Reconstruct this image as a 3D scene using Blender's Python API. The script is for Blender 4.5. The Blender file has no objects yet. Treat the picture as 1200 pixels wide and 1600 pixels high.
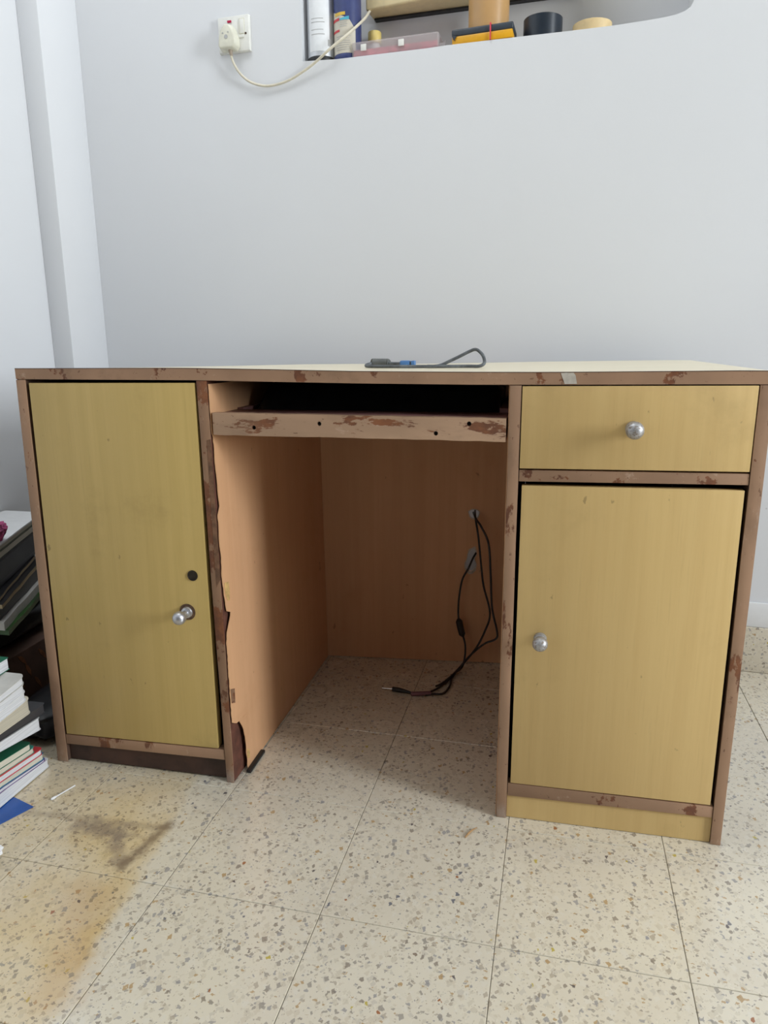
import bpy, bmesh, math, random
from mathutils import Vector, Matrix, noise
import numpy as np

random.seed(7)
S = bpy.context.scene
COL = S.collection
PI = math.pi

# ------------------------------------------------------------------ camera, world, lights, exposure
CAMP = Vector((0.89988, -1.11072, 0.80136))
YAW, PITCH, ROLL, FPX = 0.214483, 0.231205, -0.006845, 1126.884
_f = Vector((-math.sin(YAW)*math.cos(PITCH), math.cos(YAW)*math.cos(PITCH), -math.sin(PITCH)))
_r = Vector((math.cos(YAW), math.sin(YAW), 0))
_u = _r.cross(_f)
_r2 = _r*math.cos(ROLL) + _u*math.sin(ROLL)
_u2 = -_r*math.sin(ROLL) + _u*math.cos(ROLL)
cd = bpy.data.cameras.new('camera')
cam = bpy.data.objects.new('camera', cd); COL.objects.link(cam)
cam.matrix_world = Matrix(((_r2.x, _u2.x, -_f.x, CAMP.x), (_r2.y, _u2.y, -_f.y, CAMP.y), (_r2.z, _u2.z, -_f.z, CAMP.z), (0, 0, 0, 1)))
cd.sensor_fit = 'VERTICAL'; cd.sensor_height = 36.0; cd.lens = 36.0*FPX/1600.0
cd.clip_start = 0.02; cd.clip_end = 60
S.camera = cam

# the room's own frame: s along the back wall, d behind its face
WP = Vector((1.44, 0.70, 0)); WA = math.radians(4)
WX = Vector((math.cos(WA), -math.sin(WA), 0)); WN = Vector((math.sin(WA), math.cos(WA), 0))
def R(s, d, z=0.0): return WP + WX*s + WN*d + Vector((0, 0, z))

w = bpy.data.worlds.new('daylight'); S.world = w; w.use_nodes = True
w.node_tree.nodes['Background'].inputs[0].default_value = (0.80, 0.90, 1.0, 1)
w.node_tree.nodes['Background'].inputs[1].default_value = 1.6
S.view_settings.view_transform = 'Standard'; S.view_settings.look = 'None'
S.view_settings.gamma = 1.0; S.view_settings.use_curve_mapping = False
S.view_settings.exposure = 0.0

SIDE_WIN = dict(d0=-1.98, d1=-1.25, z0=0.80, z1=2.50)     # opening in the right wall
def area(name, loc, direction, sx, sy, power, color):
    l = bpy.data.lights.new(name, 'AREA'); l.shape = 'RECTANGLE'; l.size = sx; l.size_y = sy
    l.energy = power; l.color = color
    o = bpy.data.objects.new(name, l); COL.objects.link(o); o.location = loc
    o.rotation_euler = direction.to_track_quat('-Z', 'Y').to_euler()
    return o
area('side_window_daylight', R(2.99, -1.615, 1.65), -WX, 0.69, 1.66, 123, (0.905, 0.962, 1.0))

area('added_top_fill', R(-1.20, -0.70, 2.70), Vector((0, 0, -1)), 0.9, 0.5, 10.0, (0.93, 0.97, 1.0))  # added soft fill from above, brightens the wall beside the desk; no known lamp

# ------------------------------------------------------------------ helpers
def props(o, label=None, cat=None, group=None, kind=None):
    if label: o['label'] = label
    if cat: o['category'] = cat
    if group: o['group'] = group
    if kind: o['kind'] = kind
    return o
def empty(name, loc, label=None, cat=None, group=None, kind=None):
    o = bpy.data.objects.new(name, None); COL.objects.link(o); o.location = loc
    o.empty_display_size = 0.05
    return props(o, label, cat, group, kind)
ORG = {}
def origin(o):
    return ORG.get(o.name, o.location.copy()) if o else Vector((0, 0, 0))
def finish(name, bm, mat, parent=None, smooth=None, bevel=0.0, seg=2, base=None):
    """link a bmesh built in world coordinates as one mesh object"""
    bmesh.ops.remove_doubles(bm, verts=bm.verts, dist=1e-6)
    bmesh.ops.recalc_face_normals(bm, faces=bm.faces)
    if bevel > 0:
        es = [e for e in bm.edges if len(e.link_faces) == 2 and e.calc_face_angle(0) > 0.6]
        if es: bmesh.ops.bevel(bm, geom=es, offset=bevel, segments=seg, profile=0.5, affect='EDGES', clamp_overlap=True)
    if parent: org = Vector(origin(parent))
    else:
        if base is not None: org = Vector(base)
        else:
            vs = [v.co for v in bm.verts]
            org = Vector(((min(v.x for v in vs)+max(v.x for v in vs))/2, (min(v.y for v in vs)+max(v.y for v in vs))/2, min(v.z for v in vs)))
    for v in bm.verts: v.co -= org
    me = bpy.data.meshes.new(name); bm.to_mesh(me); bm.free()
    if mat: me.materials.append(mat)
    o = bpy.data.objects.new(name, me); COL.objects.link(o)
    if parent:
        o.parent = parent; ORG[o.name] = org
    else:
        o.location = org; ORG[o.name] = org
    if smooth is None: smooth = True
    if smooth:
        for p in me.polygons: p.use_smooth = True
        try: me.set_sharp_from_angle(angle=math.radians(38))
        except Exception: pass
    return o
def bm_new(): return bmesh.new()
def add_hexa(bm, c):
    v = [bm.verts.new(p) for p in c]
    for f in ((0,1,2,3),(4,7,6,5),(0,4,5,1),(1,5,6,2),(2,6,7,3),(3,7,4,0)): bm.faces.new([v[i] for i in f])
def add_box(bm, x0, x1, y0, y1, z0, z1, F=None):
    c = [(x0,y0,z0),(x1,y0,z0),(x1,y1,z0),(x0,y1,z0),(x0,y0,z1),(x1,y0,z1),(x1,y1,z1),(x0,y1,z1)]
    add_hexa(bm, [F(*p) if F else Vector(p) for p in c])
def box(name, x0, x1, y0, y1, z0, z1, mat, parent=None, bevel=0.0, F=None, **k):
    bm = bm_new(); add_box(bm, x0, x1, y0, y1, z0, z1, F); return finish(name, bm, mat, parent, bevel=bevel, **k)
def add_prism(bm, poly, fn0, fn1):
    a = [bm.verts.new(fn0(*p)) for p in poly]; b = [bm.verts.new(fn1(*p)) for p in poly]
    n = len(poly)
    bm.faces.new(a); bm.faces.new(b[::-1])
    for i in range(n): bm.faces.new((a[i], b[i], b[(i+1) % n], a[(i+1) % n]))
def prism_y(name, poly, y0, y1, mat, parent=None, bevel=0.0, **k):
    """polygon in x,z pushed from y0 back to y1"""
    bm = bm_new(); add_prism(bm, poly, lambda x, z: Vector((x, y0, z)), lambda x, z: Vector((x, y1, z)))
    return finish(name, bm, mat, parent, bevel=bevel, **k)
def prism_z(name, poly, z0, z1, mat, parent=None, bevel=0.0, **k):
    bm = bm_new(); add_prism(bm, poly, lambda x, y: Vector((x, y, z0)), lambda x, y: Vector((x, y, z1)))
    return finish(name, bm, mat, parent, bevel=bevel, **k)
def add_holed(bm, outer, holes, f0, f1):
    """polygon with holes, given thickness"""
    start = len(bm.verts)
    loops = [outer] + holes; edges = []; rings = []
    for lp in loops:
        vs = [bm.verts.new(f0(*p)) for p in lp]; rings.append(vs)
        for i in range(len(vs)): edges.append(bm.edges.new((vs[i], vs[(i+1) % len(vs)])))
    res = bmesh.ops.triangle_fill(bm, use_beauty=True, use_dissolve=False, edges=edges)
    faces = [g for g in res['geom'] if isinstance(g, bmesh.types.BMFace)]
    mp = {}
    for lp, vs in zip(loops, rings):
        for p, v in zip(lp, vs): mp[v] = bm.verts.new(f1(*p))
    for f in faces: bm.faces.new([mp[v] for v in reversed(f.verts)])
    for vs in rings:
        for i in range(len(vs)):
            a, b = vs[i], vs[(i+1) % len(vs)]
            bm.faces.new((a, b, mp[b], mp[a]))
def add_lathe(bm, prof, center, axis=Vector((0,0,1)), seg=32):
    axis = Vector(axis).normalized()
    t = Vector((1,0,0)) if abs(axis.x) < 0.9 else Vector((0,1,0))
    e1 = axis.cross(t).normalized(); e2 = axis.cross(e1)
    c = Vector(center); rings = []
    for r, h in prof:
        if r < 1e-6: rings.append([bm.verts.new(c+axis*h)])
        else: rings.append([bm.verts.new(c+axis*h+e1*(r*math.cos(2*PI*i/seg))+e2*(r*math.sin(2*PI*i/seg))) for i in range(seg)])
    for a, b in zip(rings[:-1], rings[1:]):
        for i in range(seg):
            j = (i+1) % seg
            if len(a) == 1 and len(b) == 1: continue
            if len(a) == 1: bm.faces.new((a[0], b[i], b[j]))
            elif len(b) == 1: bm.faces.new((a[i], b[0], a[j]))
            else: bm.faces.new((a[i], b[i], b[j], a[j]))
def lathe(name, prof, center, mat, parent=None, axis=(0,0,1), seg=32, **k):
    bm = bm_new(); add_lathe(bm, prof, center, axis, seg); return finish(name, bm, mat, parent, **k)
def spline(pts, n=8):
    P = [Vector(p) for p in pts]
    P = [P[0]*2-P[1]] + P + [P[-1]*2-P[-2]]
    out = []
    for i in range(1, len(P)-2):
        a, b, c, d = P[i-1], P[i], P[i+1], P[i+2]
        for k in range(n):
            t = k/n
            out.append(0.5*((2*b)+(c-a)*t+(2*a-5*b+4*c-d)*t*t+(3*b-a-3*c+d)*t*t*t))
    out.append(P[-2]); return out
def add_tube(bm, pts, r, seg=8, n=8, smooth=True):
    Q = spline(pts, n) if smooth else [Vector(p) for p in pts]
    rings = []; nrm = None
    for i, q in enumerate(Q):
        t = (Q[min(i+1, len(Q)-1)]-Q[max(i-1, 0)]).normalized()
        if nrm is None:
            nrm = t.cross(Vector((0.3, 0.2, 1))).normalized()
        else:
            nrm = (nrm - t*nrm.dot(t)).normalized()
        bi = t.cross(nrm)
        rr = r(i/(len(Q)-1)) if callable(r) else r
        rings.append([bm.verts.new(q+nrm*(rr*math.cos(2*PI*k/seg))+bi*(rr*math.sin(2*PI*k/seg))) for k in range(seg)])
    for a, b in zip(rings[:-1], rings[1:]):
        for k in range(seg): bm.faces.new((a[k], b[k], b[(k+1) % seg], a[(k+1) % seg]))
    bm.faces.new(rings[0][::-1]); bm.faces.new(rings[-1])
def tube(name, pts, r, mat, parent=None, seg=8, n=8, **k):
    bm = bm_new(); add_tube(bm, pts, r, seg, n); return finish(name, bm, mat, parent, **k)

# ------------------------------------------------------------------ materials
class N:
    def __init__(s, name):
        s.m = bpy.data.materials.new(name); s.m.use_nodes = True
        s.t = s.m.node_tree; s.b = s.t.nodes['Principled BSDF']
    def n(s, typ, **kw):
        x = s.t.nodes.new(typ)
        for k, v in kw.items():
            if k in ('operation', 'blend_type', 'data_type', 'feature', 'distance', 'noise_dimensions', 'voronoi_dimensions', 'interpolation_type', 'clamp', 'use_clamp', 'wave_type', 'bands_direction'): setattr(x, k, v)
            else: x.inputs[k].default_value = v
        return x
    def l(s, a, b): s.t.links.new(a, b)
    def setin(s, sock, v):
        if hasattr(v, 'is_linked') or hasattr(v, 'links'): s.l(v, sock)
        else: sock.default_value = v
    def pos(s):
        return s.n('ShaderNodeNewGeometry').outputs['Position']
    def mapv(s, v, scale=(1,1,1), loc=(0,0,0)):
        m = s.n('ShaderNodeMapping'); m.inputs['Scale'].default_value = scale; m.inputs['Location'].default_value = loc
        s.l(v, m.inputs[0]); return m.outputs[0]
    def noise(s, v, scale, detail=4, rough=0.5, dist=0.0):
        x = s.n('ShaderNodeTexNoise'); x.inputs['Scale'].default_value = scale; x.inputs['Detail'].default_value = detail
        x.inputs['Roughness'].default_value = rough; x.inputs['Distortion'].default_value = dist
        s.l(v, x.inputs['Vector']); return x
    def math(s, op, a, b=0.0, c=None):
        x = s.n('ShaderNodeMath', operation=op); s.setin(x.inputs[0], a); s.setin(x.inputs[1], b)
        if c is not None: s.setin(x.inputs[2], c)
        return x.outputs[0]
    def rng(s, v, a, b, c=0.0, d=1.0, smooth=True):
        x = s.n('ShaderNodeMapRange'); x.interpolation_type = 'SMOOTHSTEP' if smooth else 'LINEAR'
        s.l(v, x.inputs[0]); x.inputs[1].default_value = a; x.inputs[2].default_value = b; x.inputs[3].default_value = c; x.inputs[4].default_value = d
        return x.outputs[0]
    def mix(s, f, a, b, blend='MIX'):
        x = s.n('ShaderNodeMix', data_type='RGBA', blend_type=blend)
        s.setin(x.inputs[0], f)
        s.setin(x.inputs[6], a if not isinstance(a, tuple) else (*a, 1)[:4]); s.setin(x.inputs[7], b if not isinstance(b, tuple) else (*b, 1)[:4])
        return x.outputs[2]
    def ramp(s, f, stops, const=False):
        x = s.n('ShaderNodeValToRGB'); r = x.color_ramp
        if const: r.interpolation = 'CONSTANT'
        while len(r.elements) < len(stops): r.elements.new(0.5)
        for e, (p, c) in zip(r.elements, stops): e.position = p; e.color = (*c, 1)
        s.l(f, x.inputs[0]); return x.outputs[0]
    def bump(s, h, strength=0.2, dist=0.001):
        x = s.n('ShaderNodeBump'); x.inputs['Strength'].default_value = strength; x.inputs['Distance'].default_value = dist
        s.l(h, x.inputs['Height']); s.l(x.outputs[0], s.b.inputs['Normal'])
    def out(s, col=None, rough=None, metal=None, spec=None):
        if col is not None: s.setin(s.b.inputs['Base Color'], col if not isinstance(col, tuple) else (*col, 1))
        if rough is not None: s.setin(s.b.inputs['Roughness'], rough)
        if metal is not None: s.setin(s.b.inputs['Metallic'], metal)
        if spec is not None: s.setin(s.b.inputs['Specular IOR Level'], spec)
        return s.m

def plain(name, col, rough=0.5, var=0.08, scale=60, metal=0.0, spec=0.5, bump=0.0):
    m = N(name); v = m.pos(); nz = m.noise(v, scale, 5, 0.6).outputs[0]
    f = m.rng(nz, 0.3, 0.7)
    c2 = tuple(max(0, x*(1-var)) for x in col); c1 = tuple(min(1, x*(1+var)) for x in col)
    m.out(m.mix(f, c2, c1), rough, metal, spec)
    if bump: m.bump(nz, bump, 0.002)
    return m.m

def wall_paint(name, base, specks=True):
    m = N(name); v = m.pos()
    big = m.rng(m.noise(v, 2.2, 3).outputs[0], 0.3, 0.7)
    fine = m.noise(v, 260, 3).outputs[0]
    wav = m.noise(v, 7, 4, 0.55).outputs[0]
    c = m.mix(big, tuple(x*0.985 for x in base), base)
    if specks:
        vo = m.n('ShaderNodeTexVoronoi'); vo.inputs['Scale'].default_value = 6.0; m.l(v, vo.inputs['Vector'])
        sep = m.n('ShaderNodeSeparateColor'); m.l(vo.outputs['Color'], sep.inputs[0])
        d = m.math('LESS_THAN', vo.outputs['Distance'], m.math('MULTIPLY', sep.outputs[0], 0.022))
        c = m.mix(m.math('MULTIPLY', d, 0.35), c, (0.32, 0.31, 0.30))
    m.out(c, 0.42, spec=0.35)
    h = m.math('ADD', m.math('MULTIPLY', wav, 2.0), m.math('MULTIPLY', fine, 0.12))
    m.bump(h, 0.12, 0.004)
    return m.m
M = {}
M['wall'] = wall_paint('white wall paint', (0.715, 0.728, 0.752))
M['wall_dark'] = plain('unseen walls darkened against bounce', (0.10, 0.075, 0.06), 0.6, 0.2, 12)  # unseen front and right walls, kept dark to cut bounced light
M['ceiling'] = wall_paint('ceiling paint', (0.80, 0.80, 0.80), False)

def seg_mask(m, v, a, b, r0, r1, nz, namp):
    """soft blob round the segment a-b on the floor, edge broken by noise"""
    ax, ay = a; bx, by = b; L2 = (bx-ax)**2+(by-ay)**2
    sp = m.n('ShaderNodeSeparateXYZ'); m.l(v, sp.inputs[0]); X, Y = sp.outputs[0], sp.outputs[1]
    px = m.math('SUBTRACT', X, ax); py = m.math('SUBTRACT', Y, ay)
    t = m.math('DIVIDE', m.math('ADD', m.math('MULTIPLY', px, bx-ax), m.math('MULTIPLY', py, by-ay)), L2)
    tc = m.n('ShaderNodeClamp'); m.l(t, tc.inputs[0]); t = tc.outputs[0]
    ex = m.math('SUBTRACT', px, m.math('MULTIPLY', t, bx-ax)); ey = m.math('SUBTRACT', py, m.math('MULTIPLY', t, by-ay))
    d = m.math('SQRT', m.math('ADD', m.math('MULTIPLY', ex, ex), m.math('MULTIPLY', ey, ey)))
    d = m.math('ADD', d, m.math('MULTIPLY', m.math('SUBTRACT', nz, 0.5), namp))
    return m.rng(d, r0, r1, 1.0, 0.0)

def terrazzo(name, floor=True):
    m = N(name); v = m.pos()
    warp = m.noise(v, 140, 2).outputs['Color']
    wv = m.n('ShaderNodeVectorMath', operation='MULTIPLY_ADD'); m.l(warp, wv.inputs[0]); wv.inputs[1].default_value = (0.007,)*3; m.l(v, wv.inputs[2])
    vv = wv.outputs[0]
    n1 = m.rng(m.noise(v, 5, 4).outputs[0], 0.3, 0.7); n2 = m.rng(m.noise(v, 160, 3, 0.6).outputs[0], 0.35, 0.65)
    col = m.mix(n1, (0.655, 0.59, 0.47), (0.715, 0.655, 0.525))
    col = m.mix(m.math('MULTIPLY', n2, 0.35), col, (0.68, 0.63, 0.53))
    def layer(col, scale, size, keep, stops, op, off, metric='EUCLIDEAN', stretch=(1, 1, 1), turn=0.0):
        mp_ = m.n('ShaderNodeMapping'); mp_.inputs['Location'].default_value = (off, off*1.7, off*0.6)
        mp_.inputs['Scale'].default_value = stretch; mp_.inputs['Rotation'].default_value = (0.3, 0.2, turn); m.l(vv, mp_.inputs[0]); q = mp_.outputs[0]
        vo = m.n('ShaderNodeTexVoronoi', distance=metric); vo.inputs['Scale'].default_value = scale; m.l(q, vo.inputs['Vector'])
        sp = m.n('ShaderNodeSeparateColor'); m.l(vo.outputs['Color'], sp.inputs[0])
        k = m.math('LESS_THAN', sp.outputs[0], keep)
        rad = m.math('MULTIPLY_ADD', sp.outputs[2], size*0.65, size*0.35)
        e = m.rng(m.math('SUBTRACT', vo.outputs['Distance'], rad), -0.03, 0.03, 1, 0)
        c = m.ramp(sp.outputs[1], stops, True)
        return m.mix(m.math('MULTIPLY', m.math('MULTIPLY', k, e), op), col, c)
    small = [(0, (0.40, 0.33, 0.23)), (0.3, (0.50, 0.44, 0.33)), (0.55, (0.33, 0.29, 0.24)), (0.75, (0.66, 0.61, 0.50)), (0.9, (0.27, 0.25, 0.24))]
    mid = [(0, (0.30, 0.27, 0.23)), (0.25, (0.42, 0.36, 0.28)), (0.45, (0.29, 0.28, 0.28)), (0.62, (0.62, 0.56, 0.44)), (0.80, (0.24, 0.20, 0.16)), (0.92, (0.42, 0.26, 0.10))]
    big = [(0, (0.17, 0.17, 0.19)), (0.16, (0.36, 0.34, 0.32)), (0.30, (0.50, 0.40, 0.08)), (0.46, (0.33, 0.12, 0.04)), (0.54, (0.12, 0.10, 0.10)), (0.64, (0.31, 0.31, 0.33)), (0.78, (0.66, 0.60, 0.47)), (0.90, (0.26, 0.20, 0.15))]
    soft = [(0, (0.50, 0.44, 0.34)), (0.35, (0.70, 0.66, 0.57)), (0.6, (0.56, 0.48, 0.36)), (0.8, (0.47, 0.43, 0.37))]
    col = layer(col, 120, 0.50, 0.60, soft, 0.45, 5.2, 'CHEBYCHEV', (1, 0.8, 1), 0.9)
    col = layer(col, 290, 0.46, 0.50, small, 0.70, 0.3, 'MANHATTAN', (1, 0.7, 1), 0.4)
    col = layer(col, 190, 0.42, 0.36, mid, 0.75, 3.1, 'CHEBYCHEV', (0.75, 1.1, 1), 2.0)
    col = layer(col, 138, 0.44, 0.30, mid, 0.80, 1.1, 'CHEBYCHEV', (1, 0.72, 1), 1.1)
    col = layer(col, 72, 0.34, 0.25, big, 0.95, 2.3, 'MANHATTAN', (1, 0.75, 1), 0.5)
    rough = 0.24
    if floor:
        nz = m.noise(v, 14, 6, 0.62).outputs[0]; nzf = m.noise(v, 45, 6, 0.7).outputs[0]
        sp = m.n('ShaderNodeSeparateXYZ'); m.l(v, sp.inputs[0]); X, Y = sp.outputs[0], sp.outputs[1]
        # old yellow varnish left of a ragged line, fading under the desk
        edge = m.math('ADD', X, m.math('MULTIPLY', m.math('ADD', Y, 0.15), 0.10))
        edge = m.math('ADD', edge, m.math('MULTIPLY', m.math('SUBTRACT', nz, 0.5), 0.05))
        ym = m.math('MULTIPLY', m.rng(edge, 0.297, 0.322, 1, 0), m.rng(m.math('ADD', Y, m.math('MULTIPLY', m.math('SUBTRACT', nz, 0.5), 0.12)), -0.20, 0.0, 1, 0.45))
        # strongest along the line itself
        strong = m.math('MULTIPLY', m.rng(edge, 0.05, 0.29, 0.72, 1.0), ym)
        patch = m.rng(m.noise(v, 6.5, 3).outputs[0], 0.35, 0.7, 0.45, 1.0)
        col = m.mix(m.math('MULTIPLY', m.math('MULTIPLY', strong, patch), 1.0), col, (0.93, 0.765, 0.47), 'MULTIPLY')
        br = seg_mask(m, v, (0.265, -0.30), (0.33, -0.46), 0.0, 0.06, nz, 0.10)
        col = m.mix(m.math('MULTIPLY', br, 0.42), col, (0.80, 0.60, 0.38), 'MULTIPLY')
        # grey-brown smear
        sm = seg_mask(m, v, (0.165, -0.165), (0.245, -0.175), 0.0, 0.034, nzf, 0.07)
        sm2 = seg_mask(m, v, (0.305, -0.135), (0.285, -0.245), 0.0, 0.017, nzf, 0.034)
        sm3 = seg_mask(m, v, (0.03, -0.155), (0.30, -0.145), 0.0, 0.014, nzf, 0.03)
        sm4 = seg_mask(m, v, (0.235, -0.185), (0.275, -0.235), 0.0, 0.020, nzf, 0.045)
        col = m.mix(m.math('MULTIPLY', sm, 0.72), col, (0.20, 0.155, 0.13))
        col = m.mix(m.math('MULTIPLY', sm3, 0.40), col, (0.24, 0.18, 0.13))
        col = m.mix(m.math('MULTIPLY', sm4, 0.55), col, (0.21, 0.16, 0.13))
        col = m.mix(m.math('MULTIPLY', sm2, 0.8), col, (0.19, 0.13, 0.085))
        rr = m.rng(m.noise(v, 9, 4).outputs[0], 0.3, 0.7, 0.20, 0.32)
        rough = rr
    m.out(col, rough, spec=0.9)
    m.b.inputs['Coat Weight'].default_value = 0.7; m.b.inputs['Coat Roughness'].default_value = 0.13
    m.bump(m.noise(v, 30, 4).outputs[0], 0.02, 0.002)
    return m.m
M['terrazzo'] = terrazzo('terrazzo tile')
M['skirt'] = terrazzo('terrazzo skirting', False)
M['grout'] = plain('dark grout', (0.22, 0.195, 0.15), 0.9)

def laminate(name, c0, c1, dirt, rough=0.38, dirt_amt=0.5):
    m = N(name); v = m.pos()
    g = m.noise(m.mapv(v, (60, 60, 1.6)), 1.0, 6, 0.6, 0.4).outputs[0]
    g2 = m.noise(m.mapv(v, (9, 9, 0.9)), 1.0, 3, 0.5).outputs[0]
    fine = m.noise(m.mapv(v, (420, 420, 14)), 1.0, 3, 0.6).outputs[0]
    col = m.mix(m.rng(g, 0.3, 0.7), c0, c1)
    col = m.mix(m.rng(g2, 0.35, 0.7, 0, 0.35), col, tuple(x*0.86 for x in c0))
    col = m.mix(m.rng(fine, 0.55, 0.75, 0, 0.18), col, tuple(x*0.7 for x in c0))
    s1 = m.noise(v, 5.0, 7, 0.65).outputs[0]
    col = m.mix(m.rng(s1, 0.55, 0.74, 0, dirt_amt), col, dirt)
    sp = m.noise(m.mapv(v, (1, 1, 0.6)), 48, 4, 0.55).outputs[0]
    col = m.mix(m.rng(sp, 0.690, 0.735, 0, 0.6), col, tuple(x*0.55 for x in dirt))
    m.out(col, m.rng(s1, 0.3, 0.7, rough-0.05, rough+0.10), spec=0.45)
    m.bump(fine, 0.05, 0.0006)
    return m.m
M['lam_yellow'] = laminate('yellow wood laminate', (0.63, 0.435, 0.18), (0.675, 0.48, 0.205), (0.46, 0.315, 0.125))
M['lam_green'] = laminate('dull yellow laminate', (0.525, 0.375, 0.13), (0.575, 0.415, 0.152), (0.35, 0.25, 0.085))  # darker, greener yellow than the right-hand fronts
M['lam_tan'] = laminate('tan laminate', (0.645, 0.362, 0.192), (0.685, 0.396, 0.215), (0.52, 0.27, 0.125), 0.45, 0.35)
M['lam_top'] = plain('cream desktop laminate', (0.80, 0.71, 0.51), 0.30, 0.025, 12)

def worn_edge(name, base, amount=0.0, stretch=(1, 1, 1), light=True):
    m = N(name); v = m.pos(); q = m.mapv(v, stretch)
    w1 = m.noise(q, 16, 9, 0.68).outputs[0]; w2 = m.noise(m.mapv(q, (1, 1, 1), (3.1, 1.2, 5.5)), 34, 8, 0.7).outputs[0]
    tone = m.noise(q, 7, 4).outputs[0]
    col = m.mix(m.rng(tone, 0.3, 0.7), tuple(x*0.84 for x in base), tuple(min(1, x*1.12) for x in base))
    if light: col = m.mix(m.rng(w2, 0.60, 0.68, 0, 0.45), col, (0.56, 0.41, 0.31))
    chip = m.rng(w1, 0.610-amount, 0.635-amount)
    red = m.mix(m.rng(w2, 0.35, 0.65), (0.115, 0.04, 0.022), (0.24, 0.085, 0.032))
    col = m.mix(m.math('MULTIPLY', chip, 0.92), col, red)
    dk = m.rng(m.noise(m.mapv(q, (1, 1, 1), (9, 4, 2)), 55, 7, 0.7).outputs[0], 0.66, 0.70)
    col = m.mix(m.math('MULTIPLY', dk, 0.7), col, (0.07, 0.035, 0.02))
    grime = m.noise(m.mapv(q, (1, 1, 1), (4, 7, 1)), 11, 6, 0.6).outputs[0]
    col = m.mix(m.rng(grime, 0.52, 0.72, 0, 0.55), col, tuple(x*0.50 for x in base))
    scr = m.noise(m.mapv(q, (1, 1, 1), (2, 2, 8)), 120, 5, 0.7).outputs[0]
    col = m.mix(m.rng(scr, 0.635, 0.67, 0, 0.7), col, (0.13, 0.06, 0.035))
    sz = m.n('ShaderNodeSeparateXYZ'); m.l(v, sz.inputs[0])
    ft = m.math('MULTIPLY', m.rng(sz.outputs[2], 0.010, 0.040, 1, 0), m.rng(w1, 0.42, 0.56))
    col = m.mix(m.math('MULTIPLY', ft, 0.6), col, (0.46, 0.37, 0.31))
    m.out(col, 0.55, spec=0.35)
    h = m.math('SUBTRACT', m.math('MULTIPLY', w2, 0.3), chip)
    m.bump(h, 0.35, 0.0012)
    return m.m
EDGE = (0.352, 0.214, 0.134)
M['edge'] = worn_edge('worn brown edging', EDGE, 0.035)
M['edge_v'] = worn_edge('worn brown edging upright', EDGE, 0.025, (1, 1, 0.45))
M['edge_scratched'] = worn_edge('scratched brown edging', (0.30, 0.175, 0.105), 0.085, (1, 1, 0.7))
M['edge_tray'] = worn_edge('flaking tray edging', (0.44, 0.285, 0.185), 0.050, (0.5, 1, 1.6))
M['core'] = plain('bare red brown board', (0.115, 0.042, 0.026), 0.7, 0.3, 40, bump=0.3)
M['plinth'] = plain('dark stained plinth', (0.055, 0.026, 0.018), 0.6, 0.45, 12, bump=0.1)
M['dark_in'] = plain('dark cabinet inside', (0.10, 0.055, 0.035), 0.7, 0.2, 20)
M['tray_top'] = plain('purple brown tray surface', (0.27, 0.125, 0.115), 0.45, 0.2, 20)
M['bare'] = plain('bare brown wood', (0.17, 0.085, 0.045), 0.7, 0.4, 60, bump=0.2)
M['glue'] = plain('dried glue patch', (0.55, 0.36, 0.14), 0.6, 0.25, 90)
M['tape'] = plain('old masking tape', (0.50, 0.46, 0.40), 0.6, 0.15, 80)
M['chrome'] = plain('tarnished chrome', (0.52, 0.53, 0.57), 0.38, 0.12, 120, 0.9, bump=0.05)
def tarnish(name):
    m = N(name); v = m.pos(); nz = m.noise(v, 260, 5, 0.65).outputs[0]
    f = m.rng(nz, 0.52, 0.64)
    m.out(m.mix(f, (0.44, 0.44, 0.45), (0.22, 0.17, 0.13)), m.rng(nz, 0.4, 0.65, 0.42, 0.65), m.rng(nz, 0.5, 0.66, 0.85, 0.2))
    m.bump(nz, 0.12, 0.0005); return m.m
M['tarnished'] = tarnish('pitted nickel')
M['rust'] = plain('rusty collar', (0.13, 0.075, 0.045), 0.7, 0.4, 160, 0.3)
M['lock'] = plain('dark bronze lock', (0.035, 0.028, 0.022), 0.4, 0.3, 200, 0.6)
M['lockface'] = plain('bronze lock face', (0.075, 0.06, 0.04), 0.45, 0.3, 200, 0.7)
M['black'] = plain('matt black', (0.012, 0.012, 0.013), 0.5, 0.2)
M['cable'] = plain('black cable sheath', (0.016, 0.015, 0.016), 0.45, 0.2, 90)
M['cable_grey'] = plain('dusty grey cable', (0.095, 0.105, 0.115), 0.55, 0.4, 60)
M['ferrite'] = plain('grey ferrite sleeve', (0.10, 0.105, 0.10), 0.55, 0.2)
M['blue'] = plain('blue connector plastic', (0.075, 0.19, 0.42), 0.45, 0.1)
M['heatshrink'] = plain('maroon sleeve', (0.17, 0.07, 0.085), 0.5, 0.2)
M['clearish'] = plain('milky sleeve', (0.40, 0.33, 0.26), 0.5, 0.2)
M['steel'] = plain('plug steel', (0.7, 0.7, 0.7), 0.25, 0.05, 50, 1.0)
M['offwhite'] = plain('ivory plastic', (0.70, 0.69, 0.58), 0.35, 0.05)
M['platewhite'] = plain('white plastic plate', (0.76, 0.76, 0.72), 0.3, 0.04)
M['cord'] = plain('ivory cord', (0.66, 0.61, 0.49), 0.5, 0.08, 60)
M['redneon'] = plain('red indicator lens', (0.45, 0.01, 0.06), 0.25, 0.1)
M['hole'] = plain('brown scorched hole', (0.07, 0.035, 0.02), 0.8, 0.2)
M['grey_print'] = plain('grey print', (0.42, 0.42, 0.42), 0.5, 0.1)
M['cream_case'] = plain('cream plastic casing', (0.82, 0.69, 0.40), 0.4, 0.05)
M['navy_label'] = plain('navy label', (0.02, 0.025, 0.07), 0.4, 0.1)
M['navy'] = plain('navy blue tape', (0.010, 0.018, 0.030), 0.32, 0.15)
M['brown_tape'] = plain('brown packing tape', (0.52, 0.31, 0.13), 0.28, 0.06, 15)
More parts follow.
